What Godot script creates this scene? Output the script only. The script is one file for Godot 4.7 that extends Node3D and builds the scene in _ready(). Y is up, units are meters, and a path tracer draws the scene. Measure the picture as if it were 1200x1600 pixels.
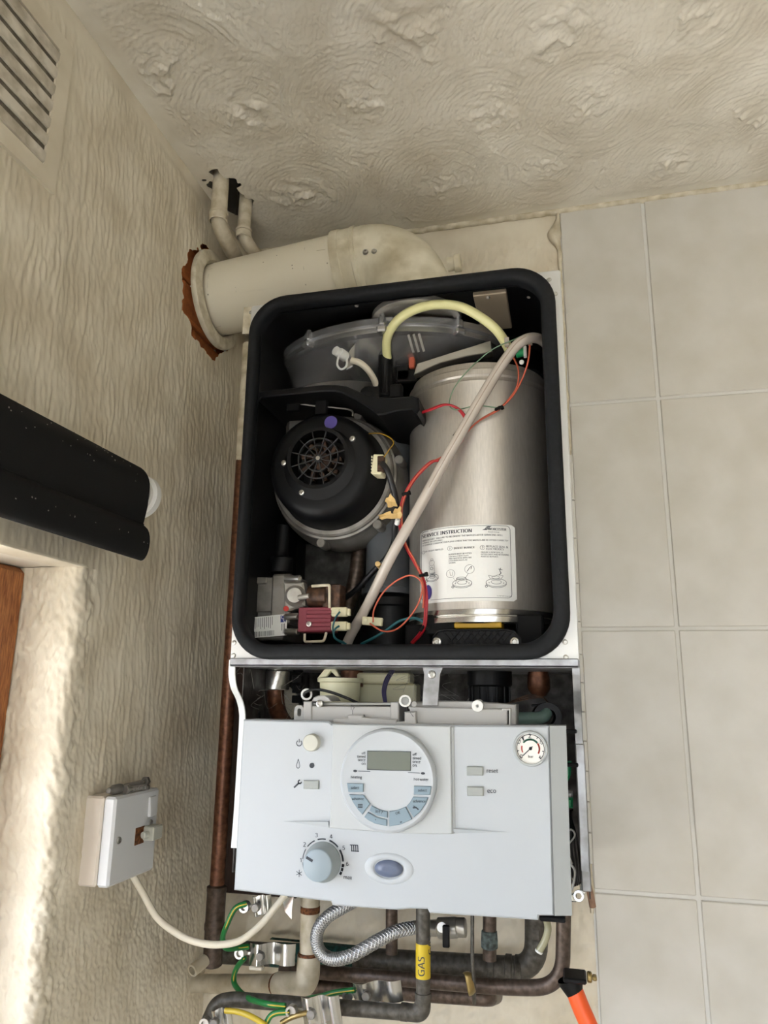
extends Node3D

const CE := 2.341      # ceiling height
const WX := -0.495     # face of the left wall
const ZF := 0.27       # front plane of the boiler chassis
const HOLE_X := -0.463
const HOLE_Z := 0.148


# ---------------------------------------------------------------- mesh collector
class Mb:
	var v := PackedVector3Array()
	var g := PackedInt32Array()
	var n := 1
	var cur := -1
	var split := 0    # times each letter triangle is split, for print on tight curves

	func flat(): cur = -1
	func soft():
		n += 1
		cur = n

	func t(a: Vector3, b: Vector3, c: Vector3):
		v.append(a); v.append(b); v.append(c)
		g.append(cur); g.append(cur); g.append(cur)

	func q(a: Vector3, b: Vector3, c: Vector3, d: Vector3):
		t(a, b, c)
		t(a, c, d)

	func frame(w: Vector3) -> Basis:
		var a := Vector3.UP if absf(w.y) < 0.9 else Vector3.RIGHT
		var x := a.cross(w).normalized()
		return Basis(x, w.cross(x).normalized(), w)

	# closed loops of equal size joined into a skin; a crease at each loop unless smooth
	func skin(loops: Array, smooth := false, closed := true, caps := false):
		if smooth: soft()
		for k in loops.size() - 1:
			if not smooth: soft()
			var a = loops[k]
			var b = loops[k + 1]
			var c: int = a.size()
			for i in (c if closed else c - 1):
				var j := (i + 1) % c
				q(a[i], b[i], b[j], a[j])
		if caps:
			flat()
			for lp in [loops[0], loops[-1]]:
				var mid := Vector3.ZERO
				for p in lp: mid += p
				mid /= lp.size()
				for i in lp.size(): t(mid, lp[i], lp[(i + 1) % lp.size()])

	func lathe(o: Vector3, axis: Vector3, prof: Array, seg := 28):
		var b := frame(axis.normalized())
		var loops := []
		for p in prof:
			var lp := PackedVector3Array()
			for i in seg:
				var an := TAU * i / seg
				lp.append(o + b.x * cos(an) * p.x + b.y * sin(an) * p.x + b.z * p.y)
			loops.append(lp)
		var last := Vector2.ZERO
		for k in loops.size() - 1:
			var d: Vector2 = (prof[k + 1] - prof[k]).normalized()
			if k == 0 or d.dot(last) < 0.8: soft()
			last = d
			var a = loops[k]
			var c = loops[k + 1]
			for i in seg:
				var j := (i + 1) % seg
				if prof[k].x < 1e-6: t(a[i], c[i], c[j])
				elif prof[k + 1].x < 1e-6: t(a[i], c[i], a[j])
				else: q(a[i], c[i], c[j], a[j])

	func rod(a: Vector3, b: Vector3, r: float, seg := 16, bev := 0.0004):
		var h := a.distance_to(b)
		lathe(a, b - a, [Vector2(0, 0), Vector2(r - bev, 0), Vector2(r, bev), Vector2(r, h - bev), Vector2(r - bev, h), Vector2(0, h)], seg)

	func ring(a: Vector3, b: Vector3, r: float, ri: float, seg := 20):
		var h := a.distance_to(b)
		lathe(a, b - a, [Vector2(ri, 0), Vector2(r - 0.0003, 0), Vector2(r, 0.0003), Vector2(r, h - 0.0003), Vector2(r - 0.0003, h), Vector2(ri, h), Vector2(ri, 0)], seg)

	func sweep(path: PackedVector3Array, r, seg := 10, flatten := 1.0, cap := true):
		var m := path.size()
		var tg := (path[1] - path[0]).normalized()
		var b := frame(tg)
		var x := b.x
		var loops := []
		for i in m:
			var d := (path[mini(i + 1, m - 1)] - path[maxi(i - 1, 0)]).normalized()
			x = (x - d * x.dot(d)).normalized()
			var y := d.cross(x)
			var rr: float = r if (r is float or r is int) else r[i]
			var lp := PackedVector3Array()
			for k in seg:
				var an := TAU * k / seg
				lp.append(path[i] + x * cos(an) * rr + y * sin(an) * rr * flatten)
			loops.append(lp)
		skin(loops, true, true, cap)

	func box(c: Vector3, s: Vector3, bev := 0.0007, b := Basis.IDENTITY):
		flat()
		var h := s * 0.5
		bev = minf(bev, minf(h.x, minf(h.y, h.z)) * 0.6)
		var f := func(x: float, y: float, z: float, ax: int) -> Vector3:
			var p := Vector3(x * (h.x - (0.0 if ax == 0 else bev)), y * (h.y - (0.0 if ax == 1 else bev)), z * (h.z - (0.0 if ax == 2 else bev)))
			return c + b * p
		for s1 in [-1, 1]:
			q(f.call(s1, -1, -1, 0), f.call(s1, 1, -1, 0), f.call(s1, 1, 1, 0), f.call(s1, -1, 1, 0))
			q(f.call(-1, s1, -1, 1), f.call(1, s1, -1, 1), f.call(1, s1, 1, 1), f.call(-1, s1, 1, 1))
			q(f.call(-1, -1, s1, 2), f.call(1, -1, s1, 2), f.call(1, 1, s1, 2), f.call(-1, 1, s1, 2))
			for s2 in [-1, 1]:
				q(f.call(s1, s2, -1, 0), f.call(s1, s2, 1, 0), f.call(s1, s2, 1, 1), f.call(s1, s2, -1, 1))
				q(f.call(s1, -1, s2, 0), f.call(s1, 1, s2, 0), f.call(s1, 1, s2, 2), f.call(s1, -1, s2, 2))
				q(f.call(-1, s1, s2, 1), f.call(1, s1, s2, 1), f.call(1, s1, s2, 2), f.call(-1, s1, s2, 2))
				for s3 in [-1, 1]:
					t(f.call(s1, s2, s3, 0), f.call(s1, s2, s3, 1), f.call(s1, s2, s3, 2))

	func b2(lo: Vector3, hi: Vector3, bev := 0.0007):
		box((lo + hi) * 0.5, (hi - lo).abs(), bev)

	static func inset(poly: PackedVector2Array, d: float) -> PackedVector2Array:
		var r := PackedVector2Array()
		var c := poly.size()
		var area := 0.0
		for i in c: area += poly[i].cross(poly[(i + 1) % c])
		var s := 1.0 if area > 0 else -1.0
		for i in c:
			var e1 := (poly[i] - poly[(i + c - 1) % c]).normalized()
			var e2 := (poly[(i + 1) % c] - poly[i]).normalized()
			var n1 := Vector2(-e1.y, e1.x) * s
			var n2 := Vector2(-e2.y, e2.x) * s
			r.append(poly[i] + (n1 + n2) / maxf(0.5, 1.0 + n1.dot(n2)) * d)
		return r

	# outline in the xy plane of xf, from 0 to d along its z, the far face bevelled
	func prism(poly: PackedVector2Array, xf: Transform3D, d: float, bev := 0.0006):
		var c := poly.size()
		var ins := Mb.inset(poly, bev)
		var f := func(p: Vector2, z: float) -> Vector3: return xf * Vector3(p.x, p.y, z)
		flat()
		var tr := Geometry2D.triangulate_polygon(ins)
		for k in range(0, tr.size(), 3): t(f.call(ins[tr[k]], d), f.call(ins[tr[k + 1]], d), f.call(ins[tr[k + 2]], d))
		tr = Geometry2D.triangulate_polygon(poly)
		for k in range(0, tr.size(), 3): t(f.call(poly[tr[k]], 0), f.call(poly[tr[k + 1]], 0), f.call(poly[tr[k + 2]], 0))
		var dl := d - bev
		for i in c:
			var j := (i + 1) % c
			var e0 := (poly[i] - poly[(i + c - 1) % c]).normalized()
			var e1 := (poly[j] - poly[i]).normalized()
			if i == 0 or e0.dot(e1) < 0.85: soft()
			var keep := cur
			q(f.call(poly[i], 0), f.call(poly[j], 0), f.call(poly[j], dl), f.call(poly[i], dl))
			flat()
			q(f.call(poly[i], dl), f.call(poly[j], dl), f.call(ins[j], d), f.call(ins[i], d))
			cur = keep

	func xy(poly, z0: float, z1: float, bev := 0.0006):
		prism(PackedVector2Array(poly), Transform3D(Basis.IDENTITY, Vector3(0, 0, z0)), z1 - z0, bev)

	# ---- print: lettering and line work laid on a surface given by a map Vector2 -> Vector3
	func words(s: String, a: Vector2, b: Vector2, map: Callable, tall := 1.0, serif := false):
		flat()
		var tm := TextMesh.new()
		var fnt := SystemFont.new()
		fnt.font_names = PackedStringArray(["Droid Serif" if serif else "Droid Sans"])
		tm.font = fnt
		tm.text = s
		tm.font_size = 40
		tm.depth = 0.0
		tm.pixel_size = 0.01
		tm.curve_step = 3.0
		var arr := tm.get_mesh_arrays()
		var pv: PackedVector3Array = arr[Mesh.ARRAY_VERTEX]
		if pv.is_empty(): return
		var lo := pv[0].x
		var hi := pv[0].x
		for p in pv:
			lo = minf(lo, p.x)
			hi = maxf(hi, p.x)
		var base := -0.14
		var k := a.distance_to(b) / maxf(hi - lo, 0.001)
		var u := (b - a).normalized()
		var w := Vector2(-u.y, u.x)
		var idx = arr[Mesh.ARRAY_INDEX]
		var num: int = idx.size() if idx != null and idx.size() > 0 else pv.size()
		for i in range(0, num, 3):
			var tri := []
			for e in 3:
				var p: Vector3 = pv[idx[i + e]] if num != pv.size() or (idx != null and idx.size() > 0) else pv[i + e]
				tri.append(a + u * (p.x - lo) * k + w * (p.y - base) * k * tall)
			for e in 2:   # a second pass a hair to the side gives the weight of a medium face
				var sh: Vector2 = u * k * 0.011 * e
				bent(tri[0] + sh, tri[1] + sh, tri[2] + sh, map, split)

	func bent(a: Vector2, b: Vector2, c: Vector2, map: Callable, n: int):
		if n == 0:
			t(map.call(a), map.call(b), map.call(c))
			return
		var ab := (a + b) * 0.5
		var bc := (b + c) * 0.5
		var ca := (c + a) * 0.5
		bent(a, ab, ca, map, n - 1)
		bent(ab, b, bc, map, n - 1)
		bent(ca, bc, c, map, n - 1)
		bent(ab, bc, ca, map, n - 1)

	func stroke(pts, w: float, map: Callable, closed := false):
		flat()
		var c: int = pts.size()
		for i in (c if closed else c - 1):
			var a: Vector2 = pts[i]
			var b: Vector2 = pts[(i + 1) % c]
			var u := (b - a).normalized()
			var s := Vector2(-u.y, u.x) * w * 0.5
			a -= u * w * 0.2
			b += u * w * 0.2
			q(map.call(a - s), map.call(b - s), map.call(b + s), map.call(a + s))

	func blot(poly, map: Callable):
		flat()
		var pp := PackedVector2Array(poly)
		var tr := Geometry2D.triangulate_polygon(pp)
		for k in range(0, tr.size(), 3): t(map.call(pp[tr[k]]), map.call(pp[tr[k + 1]]), map.call(pp[tr[k + 2]]))

	func mesh(origin: Vector3) -> ArrayMesh:
		var st := SurfaceTool.new()
		st.begin(Mesh.PRIMITIVE_TRIANGLES)
		for i in v.size():
			st.set_smooth_group(g[i])
			st.add_vertex(v[i] - origin)
		st.generate_normals()
		return st.commit()


# ---------------------------------------------------------------- outlines and paths
func arc(c: Vector2, rx: float, ry: float, a0: float, a1: float, n := 16) -> PackedVector2Array:
	var r := PackedVector2Array()
	for i in n + 1:
		var a := deg_to_rad(lerpf(a0, a1, float(i) / n))
		r.append(c + Vector2(cos(a) * rx, sin(a) * ry))
	return r

func disc(c: Vector2, rx: float, ry := -1.0, n := 28) -> PackedVector2Array:
	var r := arc(c, rx, rx if ry < 0 else ry, 0, 360, n)
	r.remove_at(n)
	return r

func rrect(x0: float, y0: float, x1: float, y1: float, r: float, n := 7) -> PackedVector2Array:
	var o := PackedVector2Array()
	o.append_array(arc(Vector2(x1 - r, y1 - r), r, r, 0, 90, n))
	o.append_array(arc(Vector2(x0 + r, y1 - r), r, r, 90, 180, n))
	o.append_array(arc(Vector2(x0 + r, y0 + r), r, r, 180, 270, n))
	o.append_array(arc(Vector2(x1 - r, y0 + r), r, r, 270, 360, n))
	return o

func lift(poly: PackedVector2Array, z: float) -> PackedVector3Array:
	var r := PackedVector3Array()
	for p in poly: r.append(Vector3(p.x, p.y, z))
	return r

func curve(pts: Array, n := 8) -> PackedVector3Array:
	var r := PackedVector3Array()
	var c := pts.size()
	for i in c - 1:
		var p0: Vector3 = pts[maxi(i - 1, 0)]
		var p1: Vector3 = pts[i]
		var p2: Vector3 = pts[i + 1]
		var p3: Vector3 = pts[mini(i + 2, c - 1)]
		for k in n:
			r.append(p1.cubic_interpolate(p2, p0, p3, float(k) / n))
	r.append(pts[-1])
	return r

# straight runs with rounded bends, like bent or soldered pipe
func bend(pts: Array, rad: float, n := 8) -> PackedVector3Array:
	var r := PackedVector3Array([pts[0]])
	for i in range(1, pts.size() - 1):
		var a: Vector3 = (pts[i - 1] - pts[i])
		var b: Vector3 = (pts[i + 1] - pts[i])
		var l := minf(rad, minf(a.length(), b.length()) * 0.49)
		var pa: Vector3 = pts[i] + a.normalized() * l
		var pb: Vector3 = pts[i] + b.normalized() * l
		for k in n + 1:
			var s := float(k) / n
			r.append(pa.lerp(pts[i], s).lerp(pts[i].lerp(pb, s), s))
	r.append(pts[-1])
	return r

func flatmap(z: float) -> Callable:
	return func(p: Vector2) -> Vector3: return Vector3(p.x, p.y, z)


# ---------------------------------------------------------------- materials
var mats := {}
var texs := {}

func noise_tex(key: String, freq: float, oct: int, lo: Color, hi: Color, mid := 0.5, kind := FastNoiseLite.TYPE_SIMPLEX_SMOOTH) -> NoiseTexture2D:
	if texs.has(key): return texs[key]
	var f := FastNoiseLite.new()
	f.noise_type = kind
	f.frequency = freq
	f.fractal_octaves = oct
	f.seed = key.hash() % 1000
	var t := NoiseTexture2D.new()
	t.width = 512
	t.height = 512
	t.seamless = true
	t.noise = f
	var gr := Gradient.new()
	gr.set_color(0, lo)
	gr.set_color(1, hi)
	gr.set_offset(0, clampf(mid - 0.35, 0, 1))
	gr.set_offset(1, clampf(mid + 0.35, 0, 1))
	t.color_ramp = gr
	texs[key] = t
	return t

func streak_tex(key: String, sx: float, sy: float, lo: Color, hi: Color, w := 256, h := 256) -> ImageTexture:
	if texs.has(key): return texs[key]
	var f := FastNoiseLite.new()
	f.frequency = 1.0
	f.seed = key.hash() % 1000
	f.fractal_octaves = 4
	var im := Image.create(w, h, false, Image.FORMAT_RGB8)
	for y in h:
		for x in w:
			# wrap by walking round a circle in each direction
			var ax := TAU * x / w
			var ay := TAU * y / h
			var s := f.get_noise_3d(cos(ax) * sx + 7.0, sin(ax) * sx + cos(ay) * sy, sin(ay) * sy) * 0.5 + 0.5
			im.set_pixel(x, y, lo.lerp(hi, clampf((s - 0.5) * 1.6 + 0.5, 0, 1)))
	texs[key] = ImageTexture.create_from_image(im)
	return texs[key]

# mostly clean, with a few small dark flecks of dirt
func spots_tex() -> ImageTexture:
	var im := Image.create(512, 512, false, Image.FORMAT_RGB8)
	im.fill(Color(1, 1, 1))
	var rg := RandomNumberGenerator.new()
	rg.seed = 77
	for i in 60:
		var x := rg.randi_range(4, 507)
		var y := rg.randi_range(4, 507)
		var s := rg.randi_range(1, 3)
		im.fill_rect(Rect2i(x, y, s, s), Color(0.35, 0.32, 0.27))
	for i in 16:
		var x := rg.randi_range(4, 470)
		var y := rg.randi_range(4, 507)
		im.fill_rect(Rect2i(x, y, rg.randi_range(8, 26), 1), Color(0.72, 0.68, 0.58))
	return ImageTexture.create_from_image(im)

func mat(key: String, c: Color, rough := 0.6, metal := 0.0, tex: Texture2D = null, scale := 1.0) -> StandardMaterial3D:
	if mats.has(key): return mats[key]
	var m := StandardMaterial3D.new()
	m.albedo_color = c
	m.roughness = rough
	m.metallic = metal
	m.cull_mode = BaseMaterial3D.CULL_DISABLED
	if tex != null:
		m.albedo_texture = tex
		m.uv1_triplanar = true
		m.uv1_world_triplanar = true
		m.uv1_scale = Vector3.ONE * scale
	mats[key] = m
	return m

func c8(r: int, g: int, b: int) -> Color: return Color8(r, g, b)


# ---------------------------------------------------------------- nodes
func note(o: Node3D, label: String, category := "", group := ""):
	if label != "": o.set_meta("label", label)
	if category != "": o.set_meta("category", category)
	if group != "": o.set_meta("group", group)

func thing(called: String, label: String, category: String, at: Vector3, group := "") -> Node3D:
	var o := Node3D.new()
	o.name = called
	add_child(o, true)
	o.position = at
	note(o, label, category, group)
	return o

func origin_of(n: Node) -> Vector3:
	var p := Vector3.ZERO
	while n != self and n is Node3D:
		p += n.position
		n = n.get_parent()
	return p

func part(parent: Node, called: String, m: Mb, material: Material, label := "") -> MeshInstance3D:
	var o := MeshInstance3D.new()
	o.name = called
	o.mesh = m.mesh(origin_of(parent))
	o.material_override = material
	parent.add_child(o, true)
	if label != "": o.set_meta("label", label)
	return o

func solo(called: String, m: Mb, material: Material, label: String, category: String, at: Vector3, group := "") -> MeshInstance3D:
	var o := MeshInstance3D.new()
	o.name = called
	o.mesh = m.mesh(at)
	o.material_override = material
	add_child(o, true)
	o.position = at
	note(o, label, category, group)
	return o

func structure(called: String, m: Mb, material: Material) -> MeshInstance3D:
	var o := solo(called, m, material, "", "", Vector3.ZERO)
	o.set_meta("kind", "structure")
	return o

# a surface modelled in relief on a fine net of points
func relief(parent: Node, called: String, nu: int, nv: int, pos: Callable, material: Material, hole = null) -> MeshInstance3D:
	var v := PackedVector3Array()
	v.resize(nu * nv)
	for j in nv:
		for i in nu: v[j * nu + i] = pos.call(i, j)
	# hole(p) < 0 inside an opening: points just inside are drawn out to its edge
	var inside := PackedByteArray()
	inside.resize(nu * nv)
	if hole != null:
		for k in nu * nv: inside[k] = 1 if hole.call(v[k]) < 0.0 else 0
		for j in range(1, nv - 1):
			for i in range(1, nu - 1):
				var k := j * nu + i
				if inside[k] == 1 and inside[k - 1] + inside[k + 1] + inside[k - nu] + inside[k + nu] + inside[k - nu - 1] + inside[k - nu + 1] + inside[k + nu - 1] + inside[k + nu + 1] < 8:
					var p := v[k]
					for it in 3:
						var f: float = hole.call(p)
						var e := 0.0004
						var gr := Vector3(hole.call(p + Vector3(e, 0, 0)) - f, hole.call(p + Vector3(0, e, 0)) - f, hole.call(p + Vector3(0, 0, e)) - f) / e
						p -= gr * f / maxf(gr.length_squared(), 1.0)
					if p.distance_to(v[k]) < 0.004: v[k] = p
	var nn := PackedVector3Array()
	nn.resize(nu * nv)
	for j in nv:
		for i in nu:
			var du := v[j * nu + mini(i + 1, nu - 1)] - v[j * nu + maxi(i - 1, 0)]
			var dv := v[mini(j + 1, nv - 1) * nu + i] - v[maxi(j - 1, 0) * nu + i]
			nn[j * nu + i] = dv.cross(du).normalized()
	var ix := PackedInt32Array()
	for j in nv - 1:
		for i in nu - 1:
			var a := j * nu + i
			if inside[a] + inside[a + 1] + inside[a + nu + 1] < 3: ix.append_array(PackedInt32Array([a, a + 1, a + nu + 1]))
			if inside[a] + inside[a + nu] + inside[a + nu + 1] < 3: ix.append_array(PackedInt32Array([a, a + nu + 1, a + nu]))
	var arr := []
	arr.resize(Mesh.ARRAY_MAX)
	arr[Mesh.ARRAY_VERTEX] = v
	arr[Mesh.ARRAY_NORMAL] = nn
	arr[Mesh.ARRAY_INDEX] = ix
	var am := ArrayMesh.new()
	am.add_surface_from_arrays(Mesh.PRIMITIVE_TRIANGLES, arr)
	var o := MeshInstance3D.new()
	o.name = called
	o.mesh = am
	o.material_override = material
	parent.add_child(o, true)
	return o

func fbm(freq: float, oct: int, sd: int) -> FastNoiseLite:
	var f := FastNoiseLite.new()
	f.frequency = freq
	f.fractal_octaves = oct
	f.seed = sd
	return f

# a cross head or socket screw set on a surface
func screw(parent: Node, at: Vector3, axis: Vector3, r: float, material: Material, called := "screw", h := 0.0018) -> MeshInstance3D:
	var m := Mb.new()
	m.lathe(at, axis, [Vector2(0, h * 0.4), Vector2(r * 0.42, h * 0.45), Vector2(r * 0.5, h), Vector2(r * 0.85, h * 0.85), Vector2(r, h * 0.3), Vector2(r, -0.0005)], 16)
	var b := m.frame(axis.normalized())
	for k in 2:
		m.box(at + axis.normalized() * h * 0.5, Vector3(r * (1.0 if k == 0 else 0.22), r * (0.22 if k == 0 else 1.0), h * 0.5), 0.0001, b)
	return part(parent, called, m, material)


# ================================================================ scene
func _ready():
	setup_view()
	build_materials()
	build_room()
	build_boiler()
	build_flexible()
	build_pipes()
	build_wall_things()


func setup_view():
	var cam := Camera3D.new()
	cam.name = "camera"
	cam.fov = 69.41
	cam.near = 0.02
	add_child(cam)
	cam.position = Vector3(0, 1.62, 1.03)
	cam.basis = Basis.from_euler(Vector3(deg_to_rad(13.66), deg_to_rad(13.87), deg_to_rad(0.707)), EULER_ORDER_YXZ)
	cam.current = true

	var env := Environment.new()
	var sky := Sky.new()
	var sm := ProceduralSkyMaterial.new()
	sm.sky_top_color = Color(0.70, 0.78, 0.90)
	sm.sky_horizon_color = Color(0.93, 0.95, 0.97)
	sm.ground_horizon_color = Color(0.72, 0.70, 0.66)
	sm.ground_bottom_color = Color(0.55, 0.53, 0.49)
	sm.sun_angle_max = 1.0
	sm.sky_energy_multiplier = 1.5
	sm.ground_energy_multiplier = 1.5
	sky.sky_material = sm
	env.sky = sky
	env.background_mode = Environment.BG_SKY
	env.ambient_light_source = Environment.AMBIENT_SOURCE_SKY
	env.tonemap_mode = Environment.TONE_MAPPER_LINEAR
	env.tonemap_exposure = 4.65
	env.sdfgi_enabled = true
	env.ssao_enabled = true
	env.ssil_enabled = true
	var we := WorldEnvironment.new()
	we.name = "world"
	we.environment = env
	add_child(we)

	var sun := DirectionalLight3D.new()   # sun through the wide rear window, onto the floor behind the camera
	sun.name = "sun"
	sun.light_color = Color(1.0, 0.985, 0.962)
	sun.light_energy = 2.2
	sun.light_angular_distance = 0.6
	sun.shadow_enabled = true
	add_child(sun)
	sun.look_at_from_position(Vector3(-0.5, 4.25, 6.5), Vector3(0.0, 0.0, 1.5))


func build_materials():
	var dirt := noise_tex("dirt", 0.012, 5, Color(0.78, 0.75, 0.68), Color(1, 1, 1), 0.38)
	var mott := noise_tex("mottle", 0.006, 5, Color(0.90, 0.885, 0.86), Color(1, 1, 1), 0.5)
	var fine := noise_tex("fine", 0.05, 4, Color(0.82, 0.82, 0.82), Color(1, 1, 1), 0.5)
	var tarn := noise_tex("tarnish", 0.02, 5, Color(0.45, 0.42, 0.40), Color(1, 1, 1), 0.5)
	var dull := noise_tex("dull", 0.008, 5, Color(0.74, 0.73, 0.71), Color(1, 1, 1), 0.42)
	var brush := streak_tex("brushed", 60.0, 2.0, Color(0.90, 0.90, 0.90), Color(1, 1, 1))
	mat("wall", c8(226, 217, 197), 0.55, 0, mott, 2.5)
	mat("ceiling", c8(232, 226, 212), 0.5, 0, mott, 2.0)
	mat("slab", c8(222, 214, 198), 0.7)
	mat("floor", c8(188, 187, 184), 0.5, 0, mott, 1.0)
	mat("tile", c8(205, 201, 192), 0.34, 0, noise_tex("tile_print", 0.010, 5, Color(0.955, 0.95, 0.935), Color(1, 1, 1), 0.42), 2.2)
	mat("grout", c8(214, 212, 206), 0.8)
	mat("trim_plastic", c8(206, 203, 194), 0.45)
	mat("board", c8(62, 42, 34), 0.7, 0, streak_tex("board_grain", 24.0, 1.0, Color(0.6, 0.55, 0.5), Color(1, 1, 1)), 6.0)
	mat("brick", c8(206, 122, 66), 0.9, 0, dull, 9.0)
	mat("caulk", c8(214, 205, 184), 0.6, 0, dirt, 6.0)
	mat("flue", c8(226, 219, 198), 0.38, 0, dirt, 3.0)
	mat("flue_speck", c8(222, 214, 194), 0.38, 0, spots_tex(), 3.0)
	mat("old_white", c8(216, 208, 188), 0.45, 0, dirt, 7.0)
	mat("pipe_white", c8(205, 196, 176), 0.5, 0, dirt, 6.0)
	mat("rust", c8(140, 84, 40), 0.8, 0, tarn, 20.0)
	mat("rubber", c8(26, 28, 31), 0.62, 0, fine, 5.0)
	mat("black_liner", c8(10, 11, 13), 0.45)
	mat("black_plastic", c8(14, 15, 17), 0.46, 0, fine, 8.0)
	mat("black_matt", c8(15, 15, 16), 0.7)
	mat("black_cable", c8(20, 20, 22), 0.45)
	mat("galvanised", c8(164, 166, 170), 0.4, 0.75, dull, 8.0)
	mat("white_metal", c8(224, 225, 224), 0.35)
	mat("chassis", c8(206, 206, 203), 0.36, 0.25)
	mat("steel", c8(196, 190, 181), 0.40, 0.72, brush, 4.0)
	mat("bright_steel", c8(205, 203, 198), 0.2, 0.95)
	mat("aluminium", c8(212, 213, 215), 0.25, 0.78, dull, 3.0)
	mat("alu_rough", c8(150, 147, 142), 0.5, 0.6, dull, 6.0)
	mat("zinc", c8(190, 188, 182), 0.3, 0.9)
	mat("panel_white", c8(174, 179, 183), 0.34)
	mat("panel_cream", c8(175, 179, 180), 0.36)
	mat("panel_side", c8(164, 168, 168), 0.4)
	mat("grey_plastic", c8(170, 169, 166), 0.45)
	mat("button_grey", c8(150, 154, 150), 0.45)
	mat("button_cream", c8(186, 186, 174), 0.4)
	mat("button_blue", c8(122, 141, 152), 0.4)
	mat("knob", c8(138, 151, 158), 0.4)
	mat("knob_side", c8(140, 148, 149), 0.45)
	mat("badge", c8(92, 102, 124), 0.3)
	mat("lcd", c8(102, 108, 100), 0.25)
	mat("ink", c8(48, 54, 62), 0.6)
	mat("ink_red", c8(196, 70, 50), 0.6)
	mat("ink_green", c8(60, 120, 100), 0.6)
	mat("paper", c8(226, 226, 222), 0.35)
	mat("gauge_face", c8(226, 224, 218), 0.4)
	mat("purple", c8(70, 58, 128), 0.5)
	mat("yellow_hose", c8(222, 218, 160), 0.3)
	mat("clear_hose", c8(186, 176, 165), 0.12)
	mat("hose_line", c8(150, 134, 120), 0.3)
	mat("grille", c8(36, 38, 40), 0.45)
	mat("white_soft", c8(224, 224, 220), 0.4)
	mat("cream_plastic", c8(216, 212, 178), 0.4)
	mat("plug", c8(216, 210, 176), 0.5)
	mat("red_wire", c8(164, 20, 34), 0.4)
	mat("orange_wire", c8(196, 96, 70), 0.45)
	mat("green_wire", c8(110, 140, 112), 0.45)
	mat("teal_wire", c8(26, 88, 96), 0.45)
	mat("yellow_wire", c8(190, 150, 40), 0.45)
	mat("purple_wire", c8(70, 66, 100), 0.45)
	mat("earth_green", c8(24, 110, 52), 0.4)
	mat("earth_yellow", c8(196, 170, 50), 0.4)
	mat("tape", c8(212, 178, 116), 0.6)
	mat("coil_red", c8(128, 46, 60), 0.5)
	mat("coil_brown", c8(104, 76, 58), 0.5, 0.3, tarn, 9.0)
	mat("red_paint", c8(200, 44, 30), 0.5)
	mat("yellow_seal", c8(190, 150, 30), 0.5)
	var pat := noise_tex("patina", 0.03, 5, Color(0.60, 0.57, 0.54), Color(1, 1, 1), 0.45)
	mat("alu_cast", c8(186, 183, 176), 0.42, 0.55, dull, 6.0)
	mat("copper", c8(126, 84, 62), 0.42, 0.55, pat, 7.0)
	mat("copper_dark", c8(104, 90, 80), 0.45, 0.5, pat, 7.0)
	mat("pipe_grey", c8(96, 93, 86), 0.5, 0.35, pat, 7.0)
	mat("verdigris", c8(44, 104, 94), 0.85, 0, tarn, 16.0)
	mat("tag_green", c8(20, 150, 92), 0.4)
	mat("gas_label", c8(200, 172, 30), 0.45)
	mat("orange", c8(238, 92, 36), 0.42)
	mat("brass", c8(150, 130, 84), 0.35, 0.8)
	mat("braid", c8(190, 190, 190), 0.3, 0.9)
	mat("foil", c8(205, 204, 200), 0.22, 0.95)
	mat("cable_white", c8(216, 208, 188), 0.45)
	mat("socket_white", c8(206, 207, 208), 0.32)
	mat("socket_back", c8(214, 203, 190), 0.42)
	mat("wood", c8(196, 130, 72), 0.42, 0, streak_tex("grain", 30.0, 1.2, Color(0.55, 0.45, 0.4), Color(1, 1, 1)), 5.0)
	mat("blind", c8(24, 24, 24), 0.75, 0, noise_tex("lint", 0.25, 2, Color(1, 1, 1), Color(0.85, 0.85, 0.85), 0.6), 6.0)
	mat("lint", c8(150, 146, 138), 0.9)
	mat("web", c8(150, 148, 142), 0.8)
	mat("tan_plate", c8(150, 136, 116), 0.5, 0.3)
	for k in ["rubber", "black_plastic", "black_liner", "black_matt", "blind"]: mats[k].metallic_specular = 0.32
	var gl := mat("glass", Color(0.95, 0.98, 1.0, 0.08), 0.02)
	gl.transparency = BaseMaterial3D.TRANSPARENCY_ALPHA
	var cl := mat("dial_glass", Color(1, 1, 1, 0.08), 0.03)
	cl.transparency = BaseMaterial3D.TRANSPARENCY_ALPHA


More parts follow.
